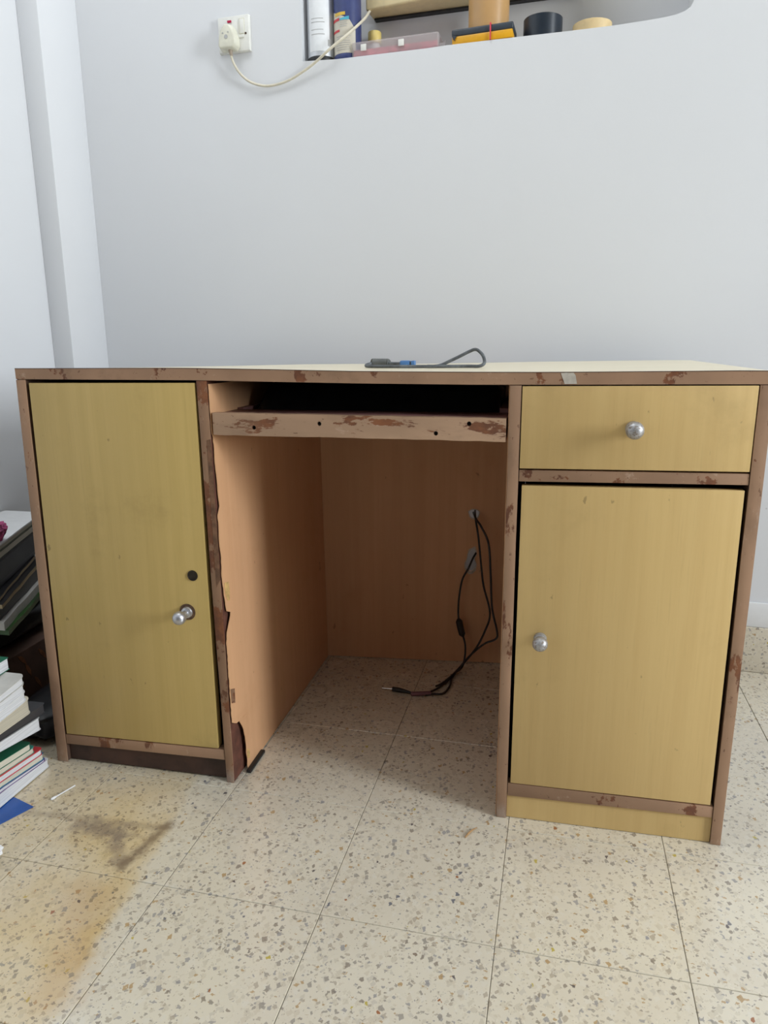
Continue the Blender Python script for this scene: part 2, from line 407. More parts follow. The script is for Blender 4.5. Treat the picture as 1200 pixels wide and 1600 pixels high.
M['masking'] = plain('cream masking tape', (0.70, 0.53, 0.28), 0.55, 0.06, 50)
M['cardboard'] = plain('grey cardboard core', (0.40, 0.31, 0.21), 0.8, 0.1)
M['yellow'] = plain('amber yellow plastic', (0.72, 0.36, 0.01), 0.4, 0.06)
M['slate'] = plain('dark slate plastic', (0.035, 0.045, 0.06), 0.45, 0.1)
M['redband'] = plain('red rubber band', (0.68, 0.06, 0.09), 0.5, 0.05)
M['yellowcap'] = plain('pale yellow cap', (0.82, 0.65, 0.22), 0.4, 0.04)
M['silver'] = plain('silver printed can', (0.60, 0.62, 0.65), 0.35, 0.05, 20, 0.45)
M['cancream'] = plain('cream can label', (0.58, 0.54, 0.45), 0.4, 0.05)
M['canblue'] = plain('navy can label', (0.035, 0.05, 0.16), 0.4, 0.1)
M['canred'] = plain('red label panel', (0.55, 0.04, 0.05), 0.4, 0.1)
M['canyellow'] = plain('yellow label panel', (0.65, 0.43, 0.06), 0.4, 0.1)
M['cancyan'] = plain('cyan label stripe', (0.08, 0.40, 0.55), 0.4, 0.1)
M['white_label'] = plain('white label', (0.78, 0.80, 0.82), 0.5, 0.03)
M['wood'] = plain('bare wood', (0.42, 0.25, 0.11), 0.7, 0.2, 90)
M['orange'] = plain('orange card', (0.62, 0.27, 0.10), 0.6, 0.1)
M['bluefolder'] = plain('glossy blue folder', (0.012, 0.085, 0.36), 0.22, 0.10, 14)
M['greenfolder'] = plain('glossy green folder', (0.016, 0.065, 0.008), 0.25, 0.4, 12)
M['pink'] = plain('magenta cloth', (0.34, 0.06, 0.16), 0.8, 0.6, 60)
M['tan_cloth'] = plain('tan cloth', (0.62, 0.46, 0.28), 0.8, 0.1)
M['brownbox'] = plain('brown box', (0.075, 0.038, 0.024), 0.7, 0.2, 30)
M['orange_leaf'] = plain('rust leaf print', (0.20, 0.075, 0.028), 0.7, 0.3, 60)
M['bag'] = plain('black polythene', (0.012, 0.013, 0.014), 0.30, 0.3, 30)
M['plank'] = plain('brown plank', (0.17, 0.105, 0.06), 0.7, 0.2, 30)
M['concrete'] = plain('grey wall behind', (0.55, 0.54, 0.53), 0.7, 0.1, 30)
M['frame'] = plain('painted window frame', (0.55, 0.53, 0.50), 0.4)
def pages(name, c):
    m = N(name); v = m.pos()
    st = m.noise(m.mapv(v, (6, 6, 900)), 1.0, 2).outputs[0]
    m.out(m.mix(m.rng(st, 0.3, 0.7), tuple(x*0.80 for x in c), c), 0.8, spec=0.2); return m.m
M['pages_white'] = pages('white page block', (0.76, 0.78, 0.82))
M['pages_cream'] = pages('cream page block', (0.72, 0.69, 0.58))
M['pages_old'] = pages('aged page block', (0.58, 0.54, 0.44))
M['pages_dim'] = pages('yellowed pages', (0.52, 0.41, 0.25))
COV = dict(white=(0.74, 0.75, 0.78), grey=(0.50, 0.49, 0.46), green=(0.012, 0.135, 0.075), teal=(0.06, 0.33, 0.27), red=(0.62, 0.05, 0.06), blue=(0.035, 0.25, 0.38), purple=(0.16, 0.08, 0.26), dark=(0.05, 0.05, 0.055), black=(0.014, 0.014, 0.016), cream=(0.66, 0.61, 0.50), olive=(0.12, 0.13, 0.085), plum=(0.09, 0.03, 0.06))
for k, c in COV.items(): M['cover_'+k] = plain('cover '+k, c, 0.4, 0.07, 40)
M['paper'] = plain('white paper', (0.78, 0.79, 0.80), 0.7, 0.03, 20)

# ------------------------------------------------------------------ the setting
SL, SR, DF, HC = -1.8497, 3.0, -4.0, 2.75      # left wall, right wall, front wall, ceiling
# floor: a grout bed with one mesh per tile
floor = box('floor', -0.9, 4.8, -4.0, 1.2, -0.06, -0.0016, M['grout']); props(floor, kind='structure')
TA = math.radians(-1.3); T = 0.2497
tme = None
tx, ty = Vector((math.cos(TA), math.sin(TA), 0)), Vector((-math.sin(TA), math.cos(TA), 0))
T0 = Vector((0.619, -0.273, 0))
bm = bm_new(); g = T/2-0.0005
add_box(bm, -g, g, -g, g, -0.012, 0.0)
bmesh.ops.recalc_face_normals(bm, faces=bm.faces)
bmesh.ops.bevel(bm, geom=[e for e in bm.edges if all(abs(v.co.z) < 1e-6 for v in e.verts)], offset=0.0007, segments=1, affect='EDGES')
tme = bpy.data.meshes.new('tile'); bm.to_mesh(tme); bm.free(); tme.materials.append(M['terrazzo'])
for i in range(-5, 17):
    for j in range(-8, 5):
        c = T0 + tx*((i+0.5)*T) + ty*((j+0.5)*T)
        rel = c-WP; s_, d_ = rel.dot(WX), rel.dot(WN)
        if s_ < SL-0.06 or d_ > 0.06 or s_ > SR+0.1: continue
        o = bpy.data.objects.new('tile', tme); COL.objects.link(o); o.parent = floor
        o.location = c-floor.location; o.rotation_euler = (0, 0, TA)
# outer strip of floor nearer the camera, past the last whole tiles, stays a plain slab of the same stone
sl = box('floor_slab', SL-0.02, SR+0.02, DF-0.02, -2.62, -0.05, -0.0003, M['terrazzo'], floor, F=R)

NB = 0.145     # niche depth
hole = [(-1.1525, 1.474), (-1.10, 1.4715), (-1.03, 1.468), (-0.955, 1.4655), (-0.87, 1.469), (-0.79, 1.471), (-0.64, 1.4706), (-0.52, 1.4700), (-0.42, 1.4702), (-0.35, 1.4725), (-0.315, 1.4745), (-0.293, 1.477), (-0.277, 1.482), (-0.267, 1.489), (-0.262, 1.499), (-0.261, 1.52), (-0.261, 1.93), (-1.1525, 1.93)]
bm = bm_new()
add_holed(bm, [(SL, -0.05), (SR, -0.05), (SR, HC), (SL, HC)], [hole], lambda s, z: R(s, 0, z), lambda s, z: R(s, NB, z))
wb = finish('wall_back', bm, M['wall'], base=R(0, 0, 0), smooth=False); props(wb, kind='structure')
nbk = box('niche_back', -1.25, -0.15, NB, NB+0.03, 1.40, 2.0, M['wall'], wb, F=R)
bm = bm_new(); add_box(bm, SL-0.15, SL, DF-0.15, NB, -0.05, HC, R)
wl = finish('wall_left', bm, M['wall'], smooth=False); props(wl, kind='structure')
pil = box('wall_left_pier', SL, -1.7872, -0.150, 0.0, -0.002, HC, M['wall'], None, bevel=0.002, F=R); props(pil, kind='structure')
W_ = SIDE_WIN; bm = bm_new()
add_holed(bm, [(DF-0.15, -0.05), (NB, -0.05), (NB, HC), (DF-0.15, HC)], [[(W_['d0'], W_['z0']), (W_['d1'], W_['z0']), (W_['d1'], W_['z1']), (W_['d0'], W_['z1'])]], lambda d, z: R(SR, d, z), lambda d, z: R(SR+0.15, d, z))
wr = finish('wall_right', bm, M['wall_dark'], base=R(SR, -1.5, 0), smooth=False); props(wr, kind='structure')
bm = bm_new(); add_box(bm, SL-0.15, SR+0.15, DF-0.15, DF, -0.05, HC, R)
wf = finish('wall_front', bm, M['wall_dark'], base=R(0, DF, 0), smooth=False); props(wf, kind='structure')
bm = bm_new(); add_box(bm, SL-0.15, SR+0.15, DF-0.15, NB+0.03, HC, HC+0.1, R)
ce = finish('ceiling', bm, M['ceiling'], smooth=False); props(ce, kind='structure')
fill_housing = box('added_fill_housing', -1.67, -0.73, -0.97, -0.43, 2.705, 2.75, M['ceiling'], None, bevel=0.004, F=R); props(fill_housing, kind='structure')  # unseen housing made up for the added overhead fill
# window frames (plain surrounds in the openings)
def surround(name, F, a0, a1, z0, z1, t0, t1):
    bm = bm_new(); f = 0.02
    add_holed(bm, [(a0, z0), (a1, z0), (a1, z1), (a0, z1)], [[(a0+f, z0+f), (a1-f, z0+f), (a1-f, z1-f), (a0+f, z1-f)]], lambda a, z: F(a, t0, z), lambda a, z: F(a, t1, z))
    return props(finish(name, bm, M['frame'], smooth=False), kind='structure')
surround('window_1', lambda a, t, z: R(SR+t, a, z), W_['d0'], W_['d1'], W_['z0'], W_['z1'], 0.06, 0.10)
# skirting of terrazzo with a plaster bead above
sk = box('baseboard_back', -1.786, SR, -0.011, 0.0, 0.0, 0.117, M['skirt'], None, bevel=0.004, F=R); props(sk, kind='structure')
bd = box('trim_1', -1.786, SR, -0.007, 0.0, 0.117, 0.180, M['paper'], None, bevel=0.003, F=R); props(bd, kind='structure')

# ------------------------------------------------------------------ the desk
desk = empty('desk', (0.61, 0.0, 0.0), 'old yellow laminate desk with worn brown edging, two cupboards and a knee hole', 'desk')
TOP = [(0.0048, 0.7605), (0.3147, 0.7615), (0.449, 0.7597), (0.6186, 0.7566), (0.7977, 0.7558), (0.9108, 0.7558), (1.1056, 0.7577), (1.1645, 0.7585), (1.2165, 0.7582)]
BOT = [(0.0048, 0.7430), (0.343, 0.7427), (0.448, 0.7411), (0.6183, 0.7389), (0.7981, 0.7379), (0.9115, 0.7384), (1.1071, 0.7400), (1.2165, 0.7407)]
def lerp(t, x):
    if x <= t[0][0]: return t[0][1]
    for (a, b), (c, d) in zip(t[:-1], t[1:]):
        if x <= c: return b+(d-b)*(x-a)/(c-a)
    return t[-1][1]
XS = [0.0048+(1.2165-0.0048)*i/26 for i in range(27)]
def strip_mesh(bm, y0, y1f, zt, zb):
    """lofted board across the desk following the sagging top line"""
    rows = []
    for x in XS:
        y1 = y1f(x)
        rows.append([bm.verts.new((x, y0, zt(x, 0))), bm.verts.new((x, y1, zt(x, 1))), bm.verts.new((x, y1, zb(x, 1))), bm.verts.new((x, y0, zb(x, 0)))])
    for a, b in zip(rows[:-1], rows[1:]):
        for k in range(4): bm.faces.new((a[k], b[k], b[(k+1) % 4], a[(k+1) % 4]))
    bm.faces.new(rows[0]); bm.faces.new(rows[-1][::-1])
drop = lambda x: -0.0175 + 0.0175*min(1, max(0, x/0.9))
bm = bm_new()
strip_mesh(bm, 0.0012, lambda x: 0.60+0.02*x/1.2, lambda x, k: lerp(TOP, x)+k*drop(x), lambda x, k: lerp(BOT, x)+0.0002+k*drop(x))
dt = finish('desktop', bm, M['lam_top'], desk)
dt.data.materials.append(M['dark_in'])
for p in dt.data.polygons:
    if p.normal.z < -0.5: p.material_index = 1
bm = bm_new()
strip_mesh(bm, -0.0012, lambda x: 0.0010, lambda x, k: lerp(TOP, x)+0.0004, lambda x, k: lerp(BOT, x))
finish('front_edging', bm, M['edge'], desk)
bm = bm_new()
strip_mesh(bm, -0.0015, lambda x: 0.0022, lambda x, k: lerp(TOP, x)+0.0011, lambda x, k: lerp(TOP, x)+0.0002)
finish('dark_lip', bm, M['plinth'], desk)
prism_y('tape_patch', [(0.9258, 0.7555), (0.9300, 0.7557), (0.9335, 0.7561), (0.9385, 0.7557), (0.9440, 0.7560), (0.9470, 0.7520), (0.9495, 0.7400), (0.9320, 0.7396)], -0.0017, -0.0013, M['tape'], desk)
# side panels: board plus worn front edging
def upright(x0t, x1t, x0b, x1b, zt, mat, yb, mat_side):
    prism_y('side_panel', [(x0b, 0.002), (x1b, 0.002), (x1t, zt), (x0t, zt)], 0.0012, yb, mat_side, desk)
    n = 9; pl = []
    zt -= 0.0009
    L = [(x0b+(x0t-x0b)*i/n, 0.0005+(zt-0.0005)*i/n) for i in range(n+1)]
    Rr = [(x1b+(x1t-x1b)*i/n, 0.0005+(zt-0.0005)*i/n) for i in range(n+1)]
    jig = lambda p, e: (p[0]+random.uniform(-1, 1)*0.0005*e, p[1])
    poly = [jig(p, 1) for p in Rr]
    poly = [(L[0][0], L[0][1])] + poly + [jig(p, 1) for p in L[:0:-1]]
    return prism_y('stile', poly, -0.0012, 0.0010, mat, desk, bevel=0.0003)
upright(0.0050, 0.0225, -0.0055, 0.0168, 0.7428, M['edge_v'], 0.59, M['dark_in'])
upright(0.3438, 0.3620, 0.3534, 0.3676, 0.7424, M['edge_scratched'], 0.575, M['core'])
upright(0.8527, 0.8695, 0.8533, 0.8699, 0.7378, M['edge_v'], 0.61, M['core'])
upright(1.1977, 1.2165, 1.1989, 1.2142, 0.7404, M['edge_v'], 0.61, M['dark_in'])
prism_y('bare_strip', [(0.3563, 0.644), (0.3636, 0.646), (0.3648, 0.52), (0.3653, 0.40), (0.3570, 0.385), (0.3566, 0.50)], -0.0016, -0.0013, M['bare'], desk)
# left cupboard
prism_y('rail', [(0.0178, 0.0398), (0.3516, 0.0462), (0.3508, 0.0665), (0.0186, 0.0600)], 0.0, 0.018, M['edge_v'], desk, bevel=0.0004)
prism_y('plinth', [(0.0172, 0.0028), (0.3530, 0.0040), (0.3525, 0.0458), (0.0175, 0.0394)], 0.009, 0.026, M['plinth'], desk)
prism_y('cupboard_bottom', [(0.0178, 0.0398), (0.3520, 0.0462), (0.3520, 0.0600), (0.0178, 0.0560)], 0.0185, 0.57, M['dark_in'], desk)
prism_y('cupboard_back', [(0.0185, 0.003), (0.3515, 0.003), (0.343, 0.7420), (0.0215, 0.7420)], 0.572, 0.578, M['dark_in'], desk)
dl = prism_y('door', [(0.0217, 0.0625), (0.3400, 0.0692), (0.3402, 0.7382), (0.0290, 0.7365)], -0.0010, 0.0165, M['lam_green'], desk, bevel=0.0006)
dl['label'] = 'left door, dull yellow with a lock'
def knob(parent, base, r, mat, long=False):
    """turned knob: collar, neck and ball, standing out towards -y"""
    h = 0.030 if long else 0.022
    ax = (0, -1, 0)
    k = lathe('knob', [(0, 0), (r*0.86, 0), (r*0.86, 0.0022), (r*0.80, 0.0034), (r*0.78, 0.0040), (r*0.78, 0.0060), (r*0.50, 0.0075), (r*0.46, h-r*0.9)] +
              [(r*math.cos(a), h+r*math.sin(a)) for a in [(-1.02+0.17*i) for i in range(15)]] + [(0, h+r)], base, mat, parent, ax, 28)
    return k
lathe('collar', [(0, 0), (0.0150, 0), (0.0152, 0.0008), (0.0125, 0.0012), (0, 0.0012)], (0.2985, -0.0012, 0.3355), M['rust'], dl, (0, -1, 0), 28)
knob(dl, (0.2985, -0.0022, 0.3355), 0.0121, M['chrome'], True)['label'] = 'chrome ball knob on a long neck'
lk = lathe('lock', [(0, 0), (0.0096, 0), (0.0096, 0.0012), (0.0084, 0.0018), (0.0080, 0.0008), (0, 0.0008)], (0.3132, -0.0011, 0.4043), M['lock'], dl, (0, -1, 0), 28)
# right pedestal: drawer, rail, door, rail, plinth
dr = prism_y('drawer', [(0.8712, 0.6119), (1.1960, 0.6163), (1.1963, 0.7388), (0.8712, 0.7360)], -0.0020, 0.0165, M['lam_yellow'], desk, bevel=0.0006)
knob(dr, (1.0325, -0.0022, 0.6755), 0.0130, M['tarnished'])
prism_y('rail', [(0.8708, 0.5914), (1.1970, 0.5968), (1.1968, 0.6132), (0.8708, 0.6092)], 0.0, 0.018, M['edge'], desk, bevel=0.0004)
dr_b = prism_y('drawer_box', [(0.874, 0.6175), (1.192, 0.6185), (1.192, 0.72), (0.874, 0.72)], 0.0170, 0.45, M['dark_in'], dr)
d2 = prism_y('door', [(0.8752, 0.0695), (1.1930, 0.0715), (1.1928, 0.5885), (0.8755, 0.5850)], -0.0008, 0.0165, M['lam_yellow'], desk, bevel=0.0006)
knob(d2, (0.9135, -0.0010, 0.3360), 0.0122, M['tarnished'])
prism_y('rail', [(0.8708, 0.0440), (1.1978, 0.0487), (1.1978, 0.0684), (0.8708, 0.0680)], 0.0, 0.018, M['edge'], desk, bevel=0.0004)
prism_y('plinth', [(0.8702, 0.0010), (1.1985, 0.0010), (1.1985, 0.0484), (0.8702, 0.0436)], 0.0035, 0.018, M['lam_yellow'], desk)
prism_y('cupboard_bottom', [(0.8702, 0.046), (1.1985, 0.050), (1.1985, 0.064), (0.8702, 0.062)], 0.0185, 0.60, M['dark_in'], desk)
prism_y('cupboard_back', [(0.871, 0.003), (1.198, 0.003), (1.197, 0.739), (0.871, 0.737)], 0.601, 0.606, M['dark_in'], desk)
# knee hole: peeling tan laminate on the left panel's inner face
random.seed(11)
jag = [(0.001, 0.7365), (0.001, 0.655), (0.004, 0.648), (0.0045, 0.60), (0.007, 0.575), (0.006, 0.552), (0.0085, 0.53), (0.0015, 0.515), (0.0012, 0.455), (0.003, 0.445), (0.0015, 0.418), (0.0012, 0.398), (0.0035, 0.375), (0.0060, 0.350), (0.0085, 0.3385), (0.0195, 0.3330), (0.0175, 0.3265), (0.0110, 0.312), (0.0050, 0.300), (0.0015, 0.281), (0.0020, 0.255), (0.0012, 0.215), (0.0012, 0.150), (0.0015, 0.124), (0.0085, 0.1195), (0.0150, 0.116), (0.0235, 0.1165), (0.0290, 0.106), (0.0330, 0.100), (0.0365, 0.091), (0.0400, 0.073), (0.0425, 0.056), (0.0415, 0.040), (0.0440, 0.022), (0.0430, 0.010), (0.0460, 0.0015)]
fine = []
for (a, b), (c, d) in zip(jag[:-1], jag[1:]):
    k = max(1, int(abs(b-d)/0.006))
    for i in range(k): fine.append((max(0.0008, a+(c-a)*i/k+random.uniform(-1, 1)*0.0007), b+(d-b)*i/k))
fine.append(jag[-1])
def lamx(y, z):     # where the sheet's face stands: it bellies away from the board low down
    u = 1-z/0.74
    return 0.3690 + 0.0075*u*min(1, y/0.04)**0.5*0.9 + 0.004*(y/0.57) - (0.3690-0.3628)*(z/0.74)*max(0, 1-y/0.04)*0.9
bm = bm_new(); rows = []
for (y, z) in fine:
    ys = [y+(0.572-y)*((k/10)**1.6) for k in range(11)]
    rows.append([(yy, z) for yy in ys])
fr = [[bm.verts.new((lamx(*p)+0.0008, p[0], p[1])) for p in r_] for r_ in rows]
bk = [[bm.verts.new((lamx(*p)-0.0002, p[0], p[1])) for p in r_] for r_ in rows]
for g_ in (fr, bk):
    for a, b in zip(g_[:-1], g_[1:]):
        for k in range(10): bm.faces.new((a[k], a[k+1], b[k+1], b[k]))
for a, b, c, d in zip(fr[:-1], fr[1:], bk[:-1], bk[1:]): bm.faces.new((a[0], b[0], d[0], c[0]))
lam = finish('laminate_sheet', bm, M['lam_tan'], desk); lam['label'] = 'tan laminate peeling off in jagged pieces along the front'
def chip(name, poly, mat):
    bm = bm_new(); add_prism(bm, poly, lambda y, z: Vector((lamx(max(y, 0.001), z)+0.0014, y, z)), lambda y, z: Vector((lamx(max(y, 0.001), z)+0.0009, y, z)))
    return finish(name, bm, mat, desk)
chip('glue_patch', [(0.0062, 0.392), (0.0190, 0.390), (0.0205, 0.372), (0.0185, 0.355), (0.0120, 0.357), (0.0065, 0.372)], M['glue'])
chip('glue_patch', [(0.0445, 0.046), (0.0555, 0.039), (0.0545, 0.021), (0.0445, 0.026)], M['glue'])
chip('glue_patch', [(0.0030, 0.190), (0.0150, 0.186), (0.0140, 0.158), (0.0035, 0.162)], M['edge_scratched'])
box('floor_strip', 0.3772, 0.3860, 0.035, 0.110, 0.0, 0.006, M['black'], desk, bevel=0.001)
# knee hole back with two cable holes
def bkf(t): return lambda x, z: Vector((x, 0.574+(x-0.377)*0.0945+t, z))
h1 = [(0.7500+0.0118*math.cos(a)*(1+0.12*math.sin(3*a)), 0.3915+0.0125*math.sin(a)*(1+0.1*math.cos(2*a))) for a in [2*PI*i/16 for i in range(16)]]
h2 = [(0.7404, 0.2963), (0.7465, 0.3026), (0.7529, 0.3036), (0.7578, 0.2940), (0.7560, 0.2850), (0.7535, 0.2773), (0.7570, 0.2650), (0.7556, 0.2526), (0.7490, 0.2455), (0.7415, 0.2450), (0.7345, 0.2500), (0.7317, 0.2561), (0.7322, 0.2670), (0.7355, 0.2762), (0.7370, 0.2870)]
bm = bm_new(); add_holed(bm, [(0.3705, 0.0022), (0.8525, 0.0022), (0.8525, 0.737), (0.3640, 0.737)], [h1, h2], bkf(0), bkf(0.006))
finish('back_panel', bm, M['lam_tan'], desk, smooth=False)
for hh in (h1, h2):
    hx, hz = sum(p[0] for p in hh)/len(hh), sum(p[1] for p in hh)/len(hh)
    random.seed(len(hh))
    oo = [(hx+(x-hx)*(k_ := 1.10+random.uniform(0, 0.16)), hz+(z-hz)*k_) for x, z in hh]
    bm = bm_new(); add_holed(bm, oo, [[(hx+(x-hx)*0.99, hz+(z-hz)*0.99) for x, z in hh]], bkf(-0.0005), bkf(-0.0001))
    finish('chipped_rim', bm, M['tape'], desk, smooth=False)
box('inner_lining', 0.8515, 0.8526, 0.002, 0.60, 0.003, 0.737, M['lam_tan'], desk)
# keyboard tray
tr = prism_y('keyboard_tray', [(0.3705, 0.6534), (0.8487, 0.6522), (0.8487, 0.6670), (0.3705, 0.6670)], 0.016, 0.46, M['tray_top'], desk)
random.seed(5)
top = [(0.3690+(0.8487-0.3690)*i/24, 0.6897-0.0022*i/24+random.uniform(-1, 1)*0.0004) for i in range(25)]
bot = [(0.8487-(0.8487-0.3690)*i/24, 0.6522+0.0012*i/24+random.uniform(-1, 1)*0.0005) for i in range(25)]
th = [[(cx+0.0036*math.cos(a), cz+0.0036*math.sin(a)) for a in [2*PI*i/10 for i in range(10)]] for cx, cz in ((0.4409, 0.6666), (0.5528, 0.6748), (0.7413, 0.6630), (0.7926, 0.6788))]
bm = bm_new(); add_holed(bm, bot+top, th, lambda x, z: Vector((x, -0.001, z)), lambda x, z: Vector((x, 0.0155, z)))
trf = finish('tray_front', bm, M['edge_tray'], tr, smooth=False)
box('tray_rim', 0.3705, 0.8487, 0.0157, 0.095, 0.6672, 0.6875, M['tray_top'], tr, bevel=0.0015)
box('tray_side', 0.3720, 0.3830, 0.0955, 0.46, 0.6672, 0.690, M['tray_top'], tr)
box('tray_side', 0.8330, 0.8480, 0.0955, 0.46, 0.6672, 0.694, M['tray_top'], tr)
for cx, cz in ((0.4409, 0.6666), (0.5528, 0.6748), (0.7413, 0.6630), (0.7926, 0.6788)):
    lathe('screw_hole', [(0, 0), (0.0034, 0), (0.0034, 0.004), (0.0026, 0.004), (0.0022, 0.001), (0, 0.001)], (cx, 0.0080, cz), M['black'], tr, (0, -1, 0), 10)

# black polythene pushed onto the tray
random.seed(3)
bm = bm_new(); nx, ny = 40, 20; vs = []
for i in range(nx+1):
    col = []
    for j in range(ny+1):
        x = 0.3845+(0.8318-0.3845)*i/nx; y = 0.100+0.33*j/ny
        e = min(1, min(i, nx-i)/4)*min(1, min(j, ny-j)/3)
        e = min(1, j/3)*min(1, (i+0.5)/3)*min(1, (nx-i+1.5)/2)
        z = 0.6685+e*min(0.064, 0.026+0.040*min(1, max(0, (y-0.11)/0.07))+0.016*noise.noise(Vector((x*14, y*18, 1.7)))+0.010*abs(noise.noise(Vector((x*40, y*32, 4)))))
        col.append((bm.verts.new((x, y, max(z, 0.6690))), bm.verts.new((x, y, 0.6676))))
    vs.append(col)
for i in range(nx):
    for j in range(ny):
        bm.faces.new([vs[i][j][0], vs[i+1][j][0], vs[i+1][j+1][0], vs[i][j+1][0]])
        bm.faces.new([vs[i][j][1], vs[i][j+1][1], vs[i+1][j+1][1], vs[i+1][j][1]])
for i in range(nx):
    for j in (0, ny): bm.faces.new([vs[i][j][0], vs[i+1][j][0], vs[i+1][j][1], vs[i][j][1]])
for j in range(ny):
    for i in (0, nx): bm.faces.new([vs[i][j][0], vs[i][j+1][0], vs[i][j+1][1], vs[i][j][1]])
props(finish('plastic_sheet', bm, M['bag'], smooth=True), 'crumpled black plastic lying in the dark on the keyboard tray', 'plastic bag')

# ------------------------------------------------------------------ cables
# under the desk: one cable doubled through the round hole, ending in a jack
def backy(x): return 0.574+(x-0.377)*0.0945
c1 = empty('jack_cable', (0.72, 0.45, 0.0), 'black cable hanging doubled from the round hole, jack plug on the floor', 'cable')
tube('cable_strand', [(0.7500, 0.640, 0.3960), (0.7530, 0.604, 0.3960), (0.7560, 0.588, 0.3850), (0.7645, 0.580, 0.3406), (0.7722, 0.580, 0.2765), (0.7798, 0.580, 0.2196), (0.7975, 0.578, 0.1494), (0.7850, 0.572, 0.1000), (0.7640, 0.565, 0.0560), (0.7290, 0.555, 0.0110), (0.7140, 0.520, 0.0042), (0.7020, 0.475, 0.0040), (0.6810, 0.432, 0.0040), (0.6580, 0.4105, 0.0042)], 0.0026, M['cable'], c1, 8, 6)
tube('cable_strand', [(0.7460, 0.640, 0.3880), (0.7520, 0.603, 0.3900), (0.7590, 0.584, 0.3830), (0.7712, 0.572, 0.3700), (0.7900, 0.570, 0.3287), (0.7972, 0.570, 0.2486), (0.8029, 0.568, 0.1668), (0.8165, 0.566, 0.1094), (0.8140, 0.564, 0.0890), (0.7860, 0.568, 0.0720), (0.7520, 0.562, 0.0400), (0.7250, 0.545, 0.0080), (0.7150, 0.505, 0.0040), (0.7140, 0.455, 0.0040), (0.7030, 0.4200, 0.0040), (0.6800, 0.4130, 0.0040), (0.6640, 0.4065, 0.0040)], 0.0026, M['cable'], c1, 8, 6)
tube('sleeve', [(0.6760, 0.4140, 0.0052), (0.6580, 0.4075, 0.0060), (0.6400, 0.4020, 0.0060), (0.6330, 0.4030, 0.0052)], 0.0052, M['heatshrink'], c1, 10, 5)
tube('sleeve', [(0.6350, 0.4085, 0.0050), (0.6560, 0.4140, 0.0058)], 0.0030, M['clearish'], c1, 8, 4)
tube('plug_body', [(0.6330, 0.4060, 0.0050), (0.6150, 0.4105, 0.0060), (0.5990, 0.4135, 0.0062), (0.5850, 0.4150, 0.0062)], lambda t: 0.0028+0.0030*min(1, t*1.6), M['black'], c1, 10, 6)
tube('plug_tip', [(0.5850, 0.4150, 0.0062), (0.5740, 0.4155, 0.0060), (0.5600, 0.4160, 0.0056)], 0.0016, M['steel'], c1, 8, 3)
c2 = empty('ferrite_cable', (0.74, 0.58, 0.0), 'black cable with a fat ferrite lump hanging from the long hole', 'cable')
tube('cable_strand', [(0.7640, 0.630, 0.2990), (0.7575, 0.612, 0.2930), (0.7500, 0.600, 0.2800), (0.7410, 0.590, 0.2580), (0.7266, 0.588, 0.2276), (0.7195, 0.588, 0.1804), (0.7186, 0.586, 0.1380), (0.7239, 0.584, 0.1077), (0.7315, 0.582, 0.0844), (0.7378, 0.580, 0.0605), (0.7382, 0.576, 0.0312), (0.7335, 0.560, 0.0100), (0.7230, 0.530, 0.0092), (0.7080, 0.490, 0.0095), (0.6960, 0.4600, 0.0095), (0.6840, 0.4440, 0.0090)], 0.0025, M['cable'], c2, 8, 6)
tube('ferrite', [(0.7195, 0.5855, 0.1270), (0.7215, 0.5845, 0.1180), (0.7250, 0.5838, 0.1030), (0.7290, 0.5828, 0.0890), (0.7318, 0.5822, 0.0810)], lambda t: 0.0035+0.0048*min(1, 5*t, 5*(1-t)), M['black'], c2, 12, 6)

# on the desktop: grey monitor cable with a blue plug
def dz(x, y): return lerp(TOP, x)+drop(x)*(y/0.6)
c3 = empty('video_cable', (0.69, 0.22, dz(0.69, 0.22)), 'dusty grey cable with blue plug and ferrite lying looped on the desktop', 'cable')
b = 0.0036
def D(x, y, h): return (x, y, dz(x, y)+h)
tube('cable_strand', [D(0.6480, 0.235, 0.0085), D(0.6300, 0.235, 0.0080), D(0.6100, 0.235, 0.0090), D(0.5950, 0.232, 0.0085), D(0.5850, 0.225, 0.0075), D(0.5800, 0.212, 0.0050), D(0.5860, 0.200, b), D(0.6100, 0.192, b), D(0.6600, 0.188, b), D(0.7200, 0.196, b), D(0.7700, 0.204, b), D(0.7880, 0.206, 0.0036), D(0.7965, 0.210, 0.0080), D(0.7960, 0.216, 0.0170), D(0.7900, 0.222, 0.0260), D(0.7800, 0.226, 0.0325), D(0.7680, 0.228, 0.0290), D(0.7520, 0.226, 0.0210), D(0.7350, 0.222, 0.0130), D(0.7200, 0.219, 0.0060), D(0.7080, 0.217, b), D(0.6940, 0.214, b)], 0.0030, M['cable_grey'], c3, 9, 7)
tube('ferrite', [D(0.5885, 0.2320, 0.0085), D(0.5895, 0.2322, 0.0085), D(0.6130, 0.2350, 0.0085), D(0.6140, 0.2350, 0.0085)], lambda t: 0.0050+0.0035*min(1, 8*t, 8*(1-t)), M['ferrite'], c3, 16, 5)
bl = empty('plug', (0, 0, 0)); bpy.data.objects.remove(bl)
pb = box('plug_shell', 0.6400, 0.6590, 0.227, 0.243, dz(0.65, 0.235)+0.0006, dz(0.65, 0.235)+0.0135, M['blue'], c3, bevel=0.0022)
box('plug_collar', 0.6610, 0.6680, 0.226, 0.244, dz(0.66, 0.235)+0.0004, dz(0.66, 0.235)+0.0132, M['blue'], c3, bevel=0.0012)
box('plug_neck', 0.6585, 0.6615, 0.229, 0.241, dz(0.66, 0.235)+0.0015, dz(0.66, 0.235)+0.0120, M['ferrite'], c3)

